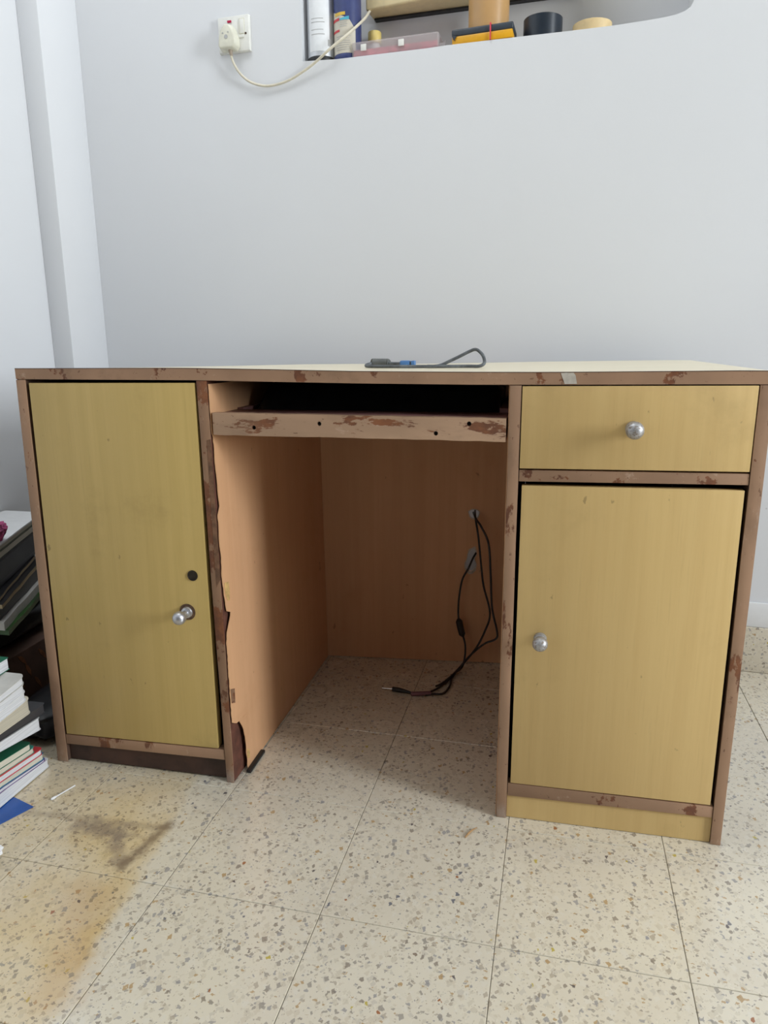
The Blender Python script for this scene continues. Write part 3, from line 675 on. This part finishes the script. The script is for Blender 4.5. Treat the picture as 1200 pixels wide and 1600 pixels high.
# ------------------------------------------------------------------ wall socket and plug
so = empty('wall_socket', R(-1.3290, 0, 1.51), 'ivory switched wall socket plate beside the niche', 'socket')
bm = bm_new()
add_prism(bm, [(-1.3725, 1.5085), (-1.2860, 1.5085), (-1.2860, 1.5905), (-1.3725, 1.5905)], lambda s, z: R(s+(-1.329-s)*0.04, -0.0105, z+(1.55-z)*0.04), lambda s, z: R(s, 0.0, z))
finish('plate', bm, M['platewhite'], so, bevel=0.0015)
sw = box('switch', -1.3110, -1.3000, -0.0135, -0.0100, 1.5475, 1.5795, M['platewhite'], so, bevel=0.0012, F=R)
box('switch_base', -1.3130, -1.2985, -0.0112, -0.0100, 1.5450, 1.5820, M['offwhite'], so, bevel=0.0004, F=R)
box('moulding', -1.3180, -1.3000, -0.0128, -0.0100, 1.5385, 1.5455, M['platewhite'], so, bevel=0.001, F=R)
lathe('screw_hole', [(0, 0), (0.0026, 0), (0.0026, 0.001), (0.0016, 0.001), (0, 0.0002)], R(-1.2960, -0.0102, 1.5475), M['hole'], so, -WN, 14)
pc = empty('power_cord', R(-1.333, -0.02, 1.50), 'ivory plug and cord sagging from the socket up to the cream box', 'power cord')
poly = [(-1.3600, 1.5080), (-1.3180, 1.5080), (-1.3110, 1.5170), (-1.3120, 1.5350), (-1.3200, 1.5560), (-1.3290, 1.5680), (-1.3440, 1.5690), (-1.3560, 1.5540), (-1.3625, 1.5340), (-1.3640, 1.5160)]
cx, cz = -1.3375, 1.537
bm = bm_new(); add_prism(bm, poly, lambda s, z: R(cx+(s-cx)*0.86, -0.0350, cz+(z-cz)*0.86), lambda s, z: R(s, -0.0106, z))
pg = finish('plug', bm, M['offwhite'], pc, bevel=0.0035, seg=3)
box('indicator', -1.3440, -1.3335, -0.0135, -0.0104, 1.5745, 1.5795, M['redneon'], so, bevel=0.0006, F=R)
for ds, dzz, r_ in ((0.0, 0.0, 0.0048), (-0.0085, 0.0085, 0.0018), (0.006, 0.0095, 0.0018)):
    lathe('screw', [(0, 0), (r_, 0), (r_, 0.0008), (r_*0.6, 0.0010), (0, 0.0005)], R(-1.3380+ds, -0.0349, 1.5360+dzz), M['grey_print'], pg, -WN, 14)
CP = [(-1.3340, -0.020, 1.5100), (-1.3335, -0.021, 1.5000), (-1.3290, -0.020, 1.4835), (-1.3146, -0.018, 1.4592), (-1.2928, -0.014, 1.4399), (-1.2638, -0.010, 1.4286), (-1.2327, -0.008, 1.4256), (-1.1896, -0.008, 1.4320), (-1.1468, -0.010, 1.4480), (-1.1130, -0.013, 1.4640), (-1.0713, -0.018, 1.4880), (-1.0300, -0.004, 1.5200), (-1.0070, 0.045, 1.5650), (-1.0060, 0.090, 1.5990), (-0.9980, 0.098, 1.6080)]
tube('cord', [R(*p) for p in CP], lambda t: 0.0029+0.0004*t, M['cord'], pc, 10, 7)
tube('strain_relief', [R(-1.3350, -0.0205, 1.5130), R(-1.3340, -0.0205, 1.5050), R(-1.3325, -0.0205, 1.4970)], lambda t: 0.0060-0.0026*t, M['clearish'], pc, 10, 4)

# ------------------------------------------------------------------ things in the niche
LZ = 1.4712      # level the niche floor is packed to
sh = box('niche_floor', -1.1523, -0.2615, 0.004, NB, 1.455, LZ, M['wall'], wb, F=R)
def can_patch(parent, name, s, d, r, a0, a1, z0, z1, mat, n=10, top=None):
    """printed panel wrapped round a can; angle 0 faces out of the niche, positive to the right"""
    bm = bm_new(); rows = []
    for i in range(n+1):
        a = a0+(a1-a0)*i/n; ca, sa = math.cos(a), math.sin(a)
        zt = z1 if top is None else top(i/n)
        rows.append([bm.verts.new(R(s+rr*sa, d-rr*ca, z)) for rr, z in ((r, z0), (r, zt), (r+0.0004, z0), (r+0.0004, zt))])
    for a, b_ in zip(rows[:-1], rows[1:]):
        bm.faces.new((a[2], b_[2], b_[3], a[3])); bm.faces.new((a[0], a[1], b_[1], b_[0]))
        bm.faces.new((a[1], a[3], b_[3], b_[1])); bm.faces.new((a[0], b_[0], b_[2], a[2]))
    return finish(name, bm, mat, parent)
def aerosol(s, d, r, mat, lab, basemat):
    t = empty('aerosol_can', R(s, d, LZ), lab, 'spray can', 'spray cans in the niche')
    lathe('can_body', [(0, 0.006), (r, 0.006), (r, 0.165), (r*0.93, 0.176), (r*0.55, 0.186), (r*0.42, 0.188), (0, 0.188)], R(s, d, LZ), mat, t, seg=40)
    lathe('base_ring', [(0, 0.0), (r*0.97, 0.0), (r*1.008, 0.002), (r*1.008, 0.0135), (r, 0.0140), (0, 0.014)], R(s, d, LZ), basemat, t, seg=40)
    lathe('cap', [(0, 0.188), (r*0.80, 0.180), (r*0.80, 0.220), (r*0.70, 0.226), (0, 0.226)], R(s, d, LZ), basemat, t, seg=32)
    return t
r1 = 0.0335; s1, d1 = -1.1165, 0.040
k1 = aerosol(s1, d1, r1, M['silver'], 'silver spray can with black base at the niche\'s left end', M['black'])
can_patch(k1, 'label_panel', s1, d1, r1, -0.62, 0.98, LZ+0.024, LZ+0.155, M['white_label'], 14)
can_patch(k1, 'barcode', s1, d1, r1+0.0004, 0.86, 1.12, LZ+0.036, LZ+0.050, M['grey_print'], 4)
for i, (za, zb_) in enumerate(((0.060, 0.0615), (0.070, 0.0712), (0.086, 0.0875), (0.094, 0.0952))):
    can_patch(k1, 'print_line', s1, d1, r1+0.0004, -0.40, 0.62-0.1*(i % 2), LZ+za, LZ+zb_, M['grey_print'], 8)
r2 = 0.0335; s2, d2c = -1.0485, 0.045
k2 = aerosol(s2, d2c, r2, M['canblue'], 'blue and cream spray can with small red labels in the niche', M['canblue'])
can_patch(k2, 'label_panel', s2, d2c, r2, -1.45, 0.90, LZ+0.0145, 0, M['cancream'], 16, top=lambda t: LZ+0.080+0.035*(1-t) if t < 0.8 else LZ+0.087-0.11*(t-0.8))
can_patch(k2, 'label_stripe', s2, d2c, r2+0.0004, -0.55, 0.42, LZ+0.086, 0, M['cancyan'], 10, top=lambda t: LZ+0.0875+0.006*t)
can_patch(k2, 'red_label', s2, d2c, r2+0.0005, -1.1, -0.30, LZ+0.061, LZ+0.066, M['canred'], 6)
can_patch(k2, 'red_label', s2, d2c, r2+0.0005, -1.1, -0.30, LZ+0.085, LZ+0.091, M['canred'], 6)
can_patch(k2, 'yellow_label', s2, d2c, r2+0.0005, -0.75, 0.15, LZ+0.096, LZ+0.103, M['canyellow'], 8)
for i in range(7):
    can_patch(k2, 'print_line', s2, d2c, r2+0.0005, -0.6, 0.52-0.06*(i % 3), LZ+0.022+0.0048*i, LZ+0.0228+0.0048*i, M['grey_print'], 7)
for i in range(4):
    can_patch(k2, 'print_line', s2, d2c, r2+0.0005, -0.25, 0.25+0.05*(i % 2), LZ+0.072+0.004*i, LZ+0.0730+0.004*i, M['grey_print'], 6)

dv = empty('cream_box', R(-0.76, 0.10, 1.597), 'long cream plastic device fixed to the niche back, cord at its left end', 'device')
bm = bm_new()
c = [R(-1.0150, 0.086, 1.5995), R(-0.50, 0.020, 1.5995), R(-0.50, 0.1445, 1.5975), R(-1.0110, 0.1445, 1.5975), R(-1.0150, 0.078, 1.700), R(-0.50, 0.012, 1.700), R(-0.50, 0.1445, 1.700), R(-1.0110, 0.1445, 1.700)]
add_hexa(bm, c); finish('casing', bm, M['cream_case'], dv, bevel=0.005, seg=3)
bm = bm_new()
add_hexa(bm, [R(-1.0050, 0.128, 1.5935), R(-0.505, 0.128, 1.5935), R(-0.505, 0.1445, 1.5935), R(-1.0050, 0.1445, 1.5935), R(-1.0050, 0.128, 1.5974), R(-0.505, 0.128, 1.5974), R(-0.505, 0.1445, 1.5974), R(-1.0050, 0.1445, 1.5974)])
finish('mounting_strip', bm, M['black'], dv)
bm = bm_new()
def dvf(s, z): return R(s, 0.086-(s+1.015)*0.1282-0.0018-(z-1.5995)*0.08, z)
add_prism(bm, [(-0.905, 1.6095), (-0.800, 1.6095), (-0.800, 1.650), (-0.905, 1.650)], lambda s, z: dvf(s, z), lambda s, z: dvf(s, z)+WN*0.0015)
finish('label_panel', bm, M['navy_label'], dv)

m = N('clear plastic lid'); m.out((0.62, 0.58, 0.58), 0.3, spec=0.5); m.b.inputs['Alpha'].default_value = 0.38; M['clear'] = m.m
ca = empty('parts_case', R(-0.925, 0.05, LZ), 'flat clear plastic case with red contents lying on the niche ledge', 'case')
def FS(s, d, z): # case sits slightly askew
    return R(-1.028+(s)*0.9985-d*0.03, 0.010+d-s*0.02, z)
bm = bm_new(); add_box(bm, 0, 0.216, 0, 0.095, LZ+0.0003, LZ+0.0345, FS); finish('lid', bm, M['clear'], ca, bevel=0.005, seg=3)
M['redparts'] = plain('red contents', (0.55, 0.13, 0.17), 0.6, 0.45, 70)
bm = bm_new(); add_box(bm, 0.004, 0.211, 0.004, 0.09, LZ+0.0015, LZ+0.017, FS); finish('contents', bm, M['redparts'], ca)
for s_ in (0.024, 0.118):
    bm = bm_new(); add_box(bm, s_, s_+0.014, -0.0035, -0.0002, LZ+0.012, LZ+0.0265, FS); finish('latch', bm, M['platewhite'], ca, bevel=0.001)
bm = bm_new(); add_prism(bm, [(0.2165, 0.012), (0.2265, 0.012), (0.2300, 0.0165), (0.2300, 0.0060), (0.2265, 0.002), (0.2165, 0.002)], lambda s, z: FS(s, 0.01, LZ+z), lambda s, z: FS(s, 0.013, LZ+z)); finish('hang_tab', bm, M['clear'], ca)
bo = empty('small_bottle', R(-1.003, 0.122, LZ), 'small bottle with a pale yellow cap behind the clear case', 'bottle')
lathe('bottle_body', [(0, 0), (0.0150, 0), (0.0155, 0.003), (0.0155, 0.058), (0.012, 0.066), (0, 0.066)], R(-1.003, 0.122, LZ), M['platewhite'], bo, seg=24)
lathe('bottle_cap', [(0, 0.0662), (0.0165, 0.0662), (0.0170, 0.068), (0.0170, 0.0905), (0.0155, 0.0925), (0, 0.0925)], R(-1.003, 0.122, LZ), M['yellowcap'], bo, seg=28)

yb = empty('tool_box', R(-0.71, 0.04, LZ), 'yellow and black plastic box with a red rubber band on the ledge', 'box')
def FY(s, d, z): return R(-0.781+s, 0.006+d-s*0.06, LZ+0.0002+z)
bm = bm_new(); add_box(bm, 0.0, 0.140, 0.0, 0.070, 0, 0.0175, FY); finish('lower_half', bm, M['yellow'], yb, bevel=0.002)
bm = bm_new(); add_box(bm, -0.0015, 0.1415, 0.0, 0.072, 0.0177, 0.0325, FY); finish('upper_half', bm, M['slate'], yb, bevel=0.0035, seg=3)
bm = bm_new(); add_prism(bm, [(0.000, 0.0205), (0.011, 0.0165), (0.0065, 0.0115), (0.0085, 0.0080), (0.003, 0.0110)], lambda s, z: FY(s, -0.0025, z), lambda s, z: FY(s, -0.0002, z)); finish('clasp', bm, M['slate'], yb)
bm = bm_new()
for (a0, a1, b0, b1) in ((-0.0040, 0.0748, 0.0326, 0.0342), (-0.0040, 0.0748, -0.0001, 0.0001)): add_box(bm, 0.0885, 0.0915, a0, a1, b0, b1, FY)
add_box(bm, 0.0885, 0.0915, -0.0045, -0.0025, -0.0001, 0.0342, FY); add_box(bm, 0.0885, 0.0915, 0.0732, 0.0748, 0, 0.0342, FY)
finish('rubber_band', bm, M['redband'], yb)
def roll(s, d, z, r, h, ri, mat, lab, ridge=False):
    t = empty('tape_roll', R(s, d, z), lab, 'tape roll', 'tape rolls on the ledge')
    lathe('tape', [(ri+0.003, 0), (r-0.0006, 0), (r, 0.0006), (r, h-0.0006), (r-0.0006, h), (ri+0.003, h), (ri+0.003, 0)], R(s, d, z), mat, t, seg=48)
    lathe('core', [(ri, 0), (ri+0.003, 0), (ri+0.003, h), (ri, h), (ri, 0)], R(s, d, z), M['cardboard'], t, seg=32)
    return t
roll(-0.7045, 0.0580, LZ+0.0345, 0.0472, 0.075, 0.036, M['brown_tape'], 'brown packing tape roll standing on the yellow and black box')
roll(-0.5790, 0.0560, LZ, 0.0440, 0.0475, 0.030, M['navy'], 'dark navy tape roll on the ledge, second from the right')
roll(-0.4690, 0.0560, LZ, 0.0430, 0.0245, 0.031, M['masking'], 'thin cream masking tape roll at the right of the ledge')

# ------------------------------------------------------------------ small things on the floor
sb = empty('cotton_swab', (0.073, -0.091, 0), 'white cotton swab lying on the floor near the desk\'s left foot', 'cotton swab')
a, b_ = Vector((0.0665, -0.1145, 0.0026)), Vector((0.0805, -0.0695, 0.0016))
tube('stick', [a, a.lerp(b_, 0.5), b_], 0.0013, M['paper'], sb, 8, 3)
u_ = (b_-a).normalized()
tube('cotton_tip', [a-u_*0.0035, a+u_*0.001, a+u_*0.005, a+u_*0.010], lambda t: 0.0008+0.0018*math.sin(PI*min(1, 0.12+t*0.86)), M['paper'], sb, 10, 5)
bm = bm_new(); add_tube(bm, [(0.8066, -0.0668, 0.0016), (0.8110, -0.0575, 0.0028), (0.8165, -0.0480, 0.0030), (0.8231, -0.0385, 0.0018)], lambda t: 0.0008+0.0010*math.sin(PI*min(1, t+0.08)), 6, 4)
props(finish('wood_splinter', bm, M['wood']), 'curled tan wood splinter on the floor in front of the knee hole', 'splinter')
# blue folder under the books
bm = bm_new()
add_prism(bm, [(0.0465, -0.1400), (-0.0065, -0.1230), (-0.0950, -0.1560), (-0.190, -0.300), (-0.060, -0.345), (0.0100, -0.222)], lambda x, y: Vector((x, y, 0.0003)), lambda x, y: Vector((x, y, 0.0014)))
props(finish('plastic_folder', bm, M['bluefolder']), 'glossy blue plastic folder lying on the floor under the stacked books', 'folder')
# crumpled paper
random.seed(21)
def crumple(name, c, r, mat, seed, sq=(1, 1, 1), amp=0.5, sub=3, f=1.0):
    bm = bm_new(); bmesh.ops.create_icosphere(bm, subdivisions=sub, radius=1.0)
    for v in bm.verts:
        p = v.co.normalized()
        q = 1+amp*noise.noise(p*1.7*f+Vector((seed, 0, 0)))+amp*0.8*abs(noise.noise(p*3.3*f+Vector((0, seed, 3))))-amp*0.35
        v.co = Vector((p.x*sq[0], p.y*sq[1], p.z*sq[2]))*r*q
    mz = min(v.co.z for v in bm.verts)
    for v in bm.verts: v.co += Vector(c)-Vector((0, 0, mz))
    return bm
cp = empty('crumpled_paper', (0.060, -0.285, 0), 'crumpled white paper ball on the floor at the photo\'s left edge', 'paper ball')
bm = crumple('p', (0.058, -0.287, 0.0004), 0.034, None, 4.2, (1.1, 1.0, 0.66), 0.36, 4, 1.25)
finish('paper', bm, M['paper'], cp, smooth=False)
bm = crumple('p', (0.0700, -0.276, 0.0240), 0.011, None, 9.2, (1.2, 0.8, 0.25), 0.5, 3)
finish('printed_corner', bm, M['pink'], cp, smooth=False)

# ------------------------------------------------------------------ books stacked in front of the desk's left end
def slab(bm, x1, yf, w, L, zb, zt, r=0.009, inset=0.0):
    """page block or board: face at x1, far end at yf, running away from the desk; zb and zt follow the sag along y"""
    x1 -= inset; yf -= inset
    ys = [yf-r*(1-math.cos(PI/2*i/5)) for i in range(6)] + [yf-r-(L-r-inset*2)*i/9 for i in range(1, 10)]
    rows = []
    for y in ys:
        t = max(0.0, (y-(yf-r))/r)
        cut = r-math.sqrt(max(0.0, r*r-(t*r)**2))
        rows.append([bm.verts.new((x1-cut, y, zt(y))), bm.verts.new((x1-w+inset*2+cut, y, zt(y))), bm.verts.new((x1-w+inset*2+cut, y, zb(y))), bm.verts.new((x1-cut, y, zb(y)))])
    for a, b in zip(rows[:-1], rows[1:]):
        for k in range(4): bm.faces.new((a[k], b[k], b[(k+1) % 4], a[(k+1) % 4]))
    bm.faces.new(rows[0]); bm.faces.new(rows[-1][::-1])
BK = 'books stacked by the left end of the desk'
def book(x1, yf, far, near, cov, pg, lab, w=0.19, L=0.25, ct=0.0011, r=0.009, low=True):
    """far/near: (bottom, top) heights at the far corner and 12 cm along"""
    fz = lambda k: (lambda y: far[k]+(near[k]-far[k])*min(1, max(0, (yf-y)/0.12)))
    b0, t0 = fz(0), fz(1)
    t = empty('book', (x1-w/2, yf-L/2, b0(yf-L/2)), lab, 'book', BK)
    bm = bm_new(); slab(bm, x1, yf, w, L, lambda y: b0(y)+(ct if low else 0.0001), lambda y: t0(y)-ct, r, 0.0012)
    finish('page_block', bm, M[pg], t)
    bm = bm_new(); slab(bm, x1, yf, w, L, lambda y: t0(y)-ct+0.0001, t0, r)
    if low: slab(bm, x1, yf, w, L, b0, lambda y: b0(y)+ct-0.0001, r)
    add_box(bm, x1-w-0.0012, x1-w+0.0008, yf-L, yf-r, b0(yf-L), t0(yf-L))
    finish('cover', bm, M['cover_'+cov], t)
    return t
X = -0.0075
book(X, -0.0190, (0.0016, 0.0165), (0.0030, 0.0270), 'white', 'pages_white', 'white covered book at the very bottom of the stack on the blue folder')
book(X-0.001, -0.0260, (0.0170, 0.0215), (0.0275, 0.0350), 'purple', 'pages_white', 'thin book with a purple cover line, second from the stack\'s bottom', ct=0.0009)
book(X-0.002, -0.0280, (0.0220, 0.0345), (0.0355, 0.0460), 'blue', 'pages_cream', 'cream paged book with blue cover near the stack\'s bottom')
book(X-0.001, -0.0320, (0.0350, 0.0470), (0.0465, 0.0585), 'red', 'pages_white', 'white paged book with thin red cover in the lower stack', ct=0.0013)
book(X-0.004, -0.0480, (0.0475, 0.0600), (0.0590, 0.0725), 'teal', 'pages_cream', 'cream paged book with teal cover under the dark green book', ct=0.0016)
book(X-0.002, -0.0580, (0.0605, 0.0735), (0.0730, 0.0875), 'green', 'pages_cream', 'dark green covered book topping the lower half of the stack')
book(X-0.036, -0.0300, (0.0740, 0.0822), (0.0880, 0.1000), 'dark', 'pages_old', 'dark grey folder of papers just above the green book', ct=0.0018, r=0.006)
book(X-0.003, -0.0230, (0.0830, 0.1085), (0.1010, 0.1175), 'white', 'pages_white', 'thick wad of loose white papers in the middle of the stack', r=0.012)
book(X-0.004, -0.0090, (0.1095, 0.1290), (0.1180, 0.1300), 'dark', 'cover_dark', 'thick charcoal folder in the middle of the stack', r=0.005)
book(X-0.004, -0.0420, (0.1295, 0.1590), (0.1305, 0.1490), 'cream', 'pages_old', 'thick aged cream book above the charcoal folder', r=0.014)
book(X-0.003, -0.0500, (0.1595, 0.1770), (0.1495, 0.1665), 'white', 'pages_white', 'white notebook, third from the top in the stack', r=0.014)
book(X-0.002, -0.0520, (0.1775, 0.1935), (0.1670, 0.1825), 'white', 'pages_white', 'white notebook lying right under the grey covered notebook', r=0.014)
book(X-0.002, -0.0510, (0.1940, 0.2090), (0.1830, 0.1945), 'grey', 'pages_white', 'white notebook with a bare grey cover near the top of the stack', r=0.014)
book(X-0.046, -0.0380, (0.2095, 0.2330), (0.2060, 0.2335), 'green', 'pages_white', 'topmost white paged book with a green cover', r=0.003, w=0.15, L=0.2)
bm = crumple('o', (-0.0800, -0.0600, 0.2338), 0.020, None, 2.0, (1, 1, 0.4), 0.2, 3)
props(finish('orange_cloth', bm, M['orange']), 'small orange lump lying on top of the book stack', 'cloth')

# ------------------------------------------------------------------ the heap between desk and left wall
P1, P2 = Vector((-0.210, 0.157)), Vector((-0.290, 0.360)); HU = (P2-P1).normalized(); HV = Vector((HU.y, -HU.x))
def wallx(y):    # left wall's face
    s = SL+0.004; d = (y-WP.y-(-math.sin(WA))*s)/math.cos(WA)
    return R(s, d).x
def H(a, e, z):  # a along the heap's face, e proud of it
    p = P1+HU*a+HV*e; return Vector((p.x, p.y, z))
def heap_poly(a0, a1, e, inner=None, skew=0.0):
    A, B = P1+HU*a0+HV*e, P1+HU*a1+HV*(e+skew)
    n = 8; out = []
    for i in range(n+1):
        p = A.lerp(B, i/n); wob = 0.003*noise.noise(Vector((i*0.9, e*80, a0*31)))
        out.append((p.x+wob, p.y))
    for y in (B.y, A.y): out.append((wallx(y)+0.003, y))
    return out
HP = 'heap of papers between desk and wall'
def pad(name, a0, a1, e, z0, z1, mat, lab, cat, skew=0.0, tilt=0.0, covers=None):
    poly = heap_poly(a0, a1, e, None, skew)
    tf = lambda x, y: tilt*(y-0.2)
    if covers is None:
        bm = bm_new(); add_prism(bm, poly, lambda x, y: Vector((x, y, z0+tf(x, y))), lambda x, y: Vector((x, y, z1+tf(x, y))))
        return props(finish(name, bm, mat), lab, cat, HP)
    c = 0.0016
    cx_, cy_ = sum(p[0] for p in poly)/len(poly), sum(p[1] for p in poly)/len(poly)
    t = empty(name, (cx_, cy_, z0), lab, cat, HP)
    bm = bm_new(); inner_ = [(cx_+(x-cx_)*0.985, cy_+(y-cy_)*0.992) for x, y in poly]
    add_prism(bm, inner_, lambda x, y: Vector((x, y, z0+c+tf(x, y))), lambda x, y: Vector((x, y, z1-c+tf(x, y)))); finish('page_block', bm, mat, t)
    bm = bm_new()
    for za, zb_ in ((z0, z0+c-0.0001), (z1-c+0.0001, z1)): add_prism(bm, poly, lambda x, y: Vector((x, y, za+tf(x, y))), lambda x, y: Vector((x, y, zb_+tf(x, y))))
    finish('cover', bm, covers, t); return t
pad('paper_sheet', -0.10, 0.30, 0.000, 0.3865, 0.3900, M['paper'], 'white sheet topping the heap between desk and wall', 'paper')
pad('writing_pad', -0.10, 0.28, -0.004, 0.3740, 0.3860, M['pages_cream'], 'pale writing pad directly under the heap\'s white top sheet', 'notepad', covers=M['cover_olive'])
pad('notebook', -0.10, 0.27, -0.002, 0.3590, 0.3735, M['pages_old'], 'grey edged notebook under the pale writing pad', 'notebook', covers=M['cover_olive'])
pad('black_folder', -0.08, 0.26, 0.006, 0.3200, 0.3585, M['cover_black'], 'thick black folder in the upper heap beside the desk', 'folder')
pad('black_binder', -0.09, 0.25, -0.004, 0.3010, 0.3195, M['cover_dark'], 'charcoal binder under the thick black folder', 'binder')
pad('magazine', -0.10, 0.22, 0.016, 0.2910, 0.3005, M['pages_dim'], 'black covered magazine with yellowed page edges, upper of two', 'magazine', skew=-0.02, covers=M['cover_black'])
pad('magazine', -0.10, 0.24, 0.024, 0.2780, 0.2900, M['pages_dim'], 'black covered magazine with yellowed page edges, lower of two', 'magazine', skew=-0.015, covers=M['cover_black'])
pad('black_folder', -0.09, 0.26, 0.012, 0.2520, 0.2775, M['cover_black'], 'black folder under the two yellowed magazines', 'folder')
pad('paper_sheet', -0.10, 0.27, 0.022, 0.2330, 0.2510, M['cover_grey'], 'grey sheaf of paper lying above the green folder', 'paper')
gf = pad('plastic_folder', -0.10, 0.27, 0.030, 0.2220, 0.2325, M['greenfolder'], 'glossy green plastic folder low in the heap', 'folder')
# black bag and patterned box at the bottom
def bagmesh(cx, cy, z0, sx, sy, sz, seed):
    bm = bm_new(); bmesh.ops.create_icosphere(bm, subdivisions=4, radius=1.0)
    for v in bm.verts:
        p = v.co.copy(); q = Vector([math.copysign(abs(t)**0.62, t) for t in p])
        q *= 1+0.10*noise.noise(p*2.3+Vector((seed, 0, 0)))+0.05*abs(noise.noise(p*6+Vector((0, seed, 0))))
        v.co = Vector((cx+q.x*sx, cy+q.y*sy, z0+sz+max(-1.0, min(1.0, q.z))*sz))
    return bm
bm = bagmesh(-0.305, 0.215, 0.1480, 0.085, 0.165, 0.0365, 3.3)
props(finish('polythene_bag', bm, M['bag']), 'black polythene bag squashed under the green folder', 'bag')
bm = bagmesh(-0.100, 0.155, 0.0006, 0.062, 0.120, 0.034, 6.1)
props(finish('added_dark_lump', bm, M['cover_black']), 'added black lump darkening the floor gap between book stack and desk', 'bag')  # lump added to keep the gap between books and desk dark
bx = empty('patterned_box', (-0.28, 0.18, 0.021), 'dark brown box with rust leaf pattern behind the book stack', 'box')
box('carton', -0.372, -0.190, 0.040, 0.330, 0.0212, 0.1470, M['brownbox'], bx, bevel=0.003)
random.seed(8)
for i in range(11):
    y0 = 0.075+0.022*i+random.uniform(-0.004, 0.004); z0 = 0.045+0.016*((i*3) % 5)+random.uniform(0, 0.01)
    ang = -0.9+random.uniform(-0.35, 0.35); Lf, wf_ = 0.040, 0.0055
    pts = [(0, 0), (Lf*0.3, wf_*0.9), (Lf*0.6, wf_), (Lf, 0), (Lf*0.6, -wf_*0.6), (Lf*0.3, -wf_*0.7)]
    pp = [(y0+u1*math.cos(ang)-v1*math.sin(ang), z0+0.03+u1*math.sin(ang)+v1*math.cos(ang)) for u1, v1 in pts]
    pp = [(min(0.322, max(0.048, yy)), min(0.142, max(0.026, zz))) for yy, zz in pp]
    bm = bm_new(); add_prism(bm, pp, lambda y, z: Vector((-0.1893, y, z)), lambda y, z: Vector((-0.1899, y, z)))
    finish('leaf_print', bm, M['orange_leaf'], bx)
pk = box('wood_plank', -0.385, -0.165, 0.03, 0.345, 0.0003, 0.0208, M['plank'], None, bevel=0.002)
props(pk, 'brown wooden plank on the floor under the patterned box', 'plank')
# crumpled magenta cloth and tan bundle on the top sheet
bm = crumple('c', (-0.232, 0.168, 0.3904), 0.026, None, 1.3, (0.9, 1.1, 0.85), 0.38, 4, 1.0)
props(finish('crumpled_cloth', bm, M['pink'], smooth=False), 'crumpled magenta cloth on the heap\'s white sheet', 'cloth')
bm = crumple('c', (-0.218, 0.130, 0.3904), 0.013, None, 7.7, (1.0, 1.0, 0.8), 0.3, 3)
props(finish('tan_bundle', bm, M['tan_cloth']), 'small round tan bundle beside the crumpled magenta cloth', 'cloth')
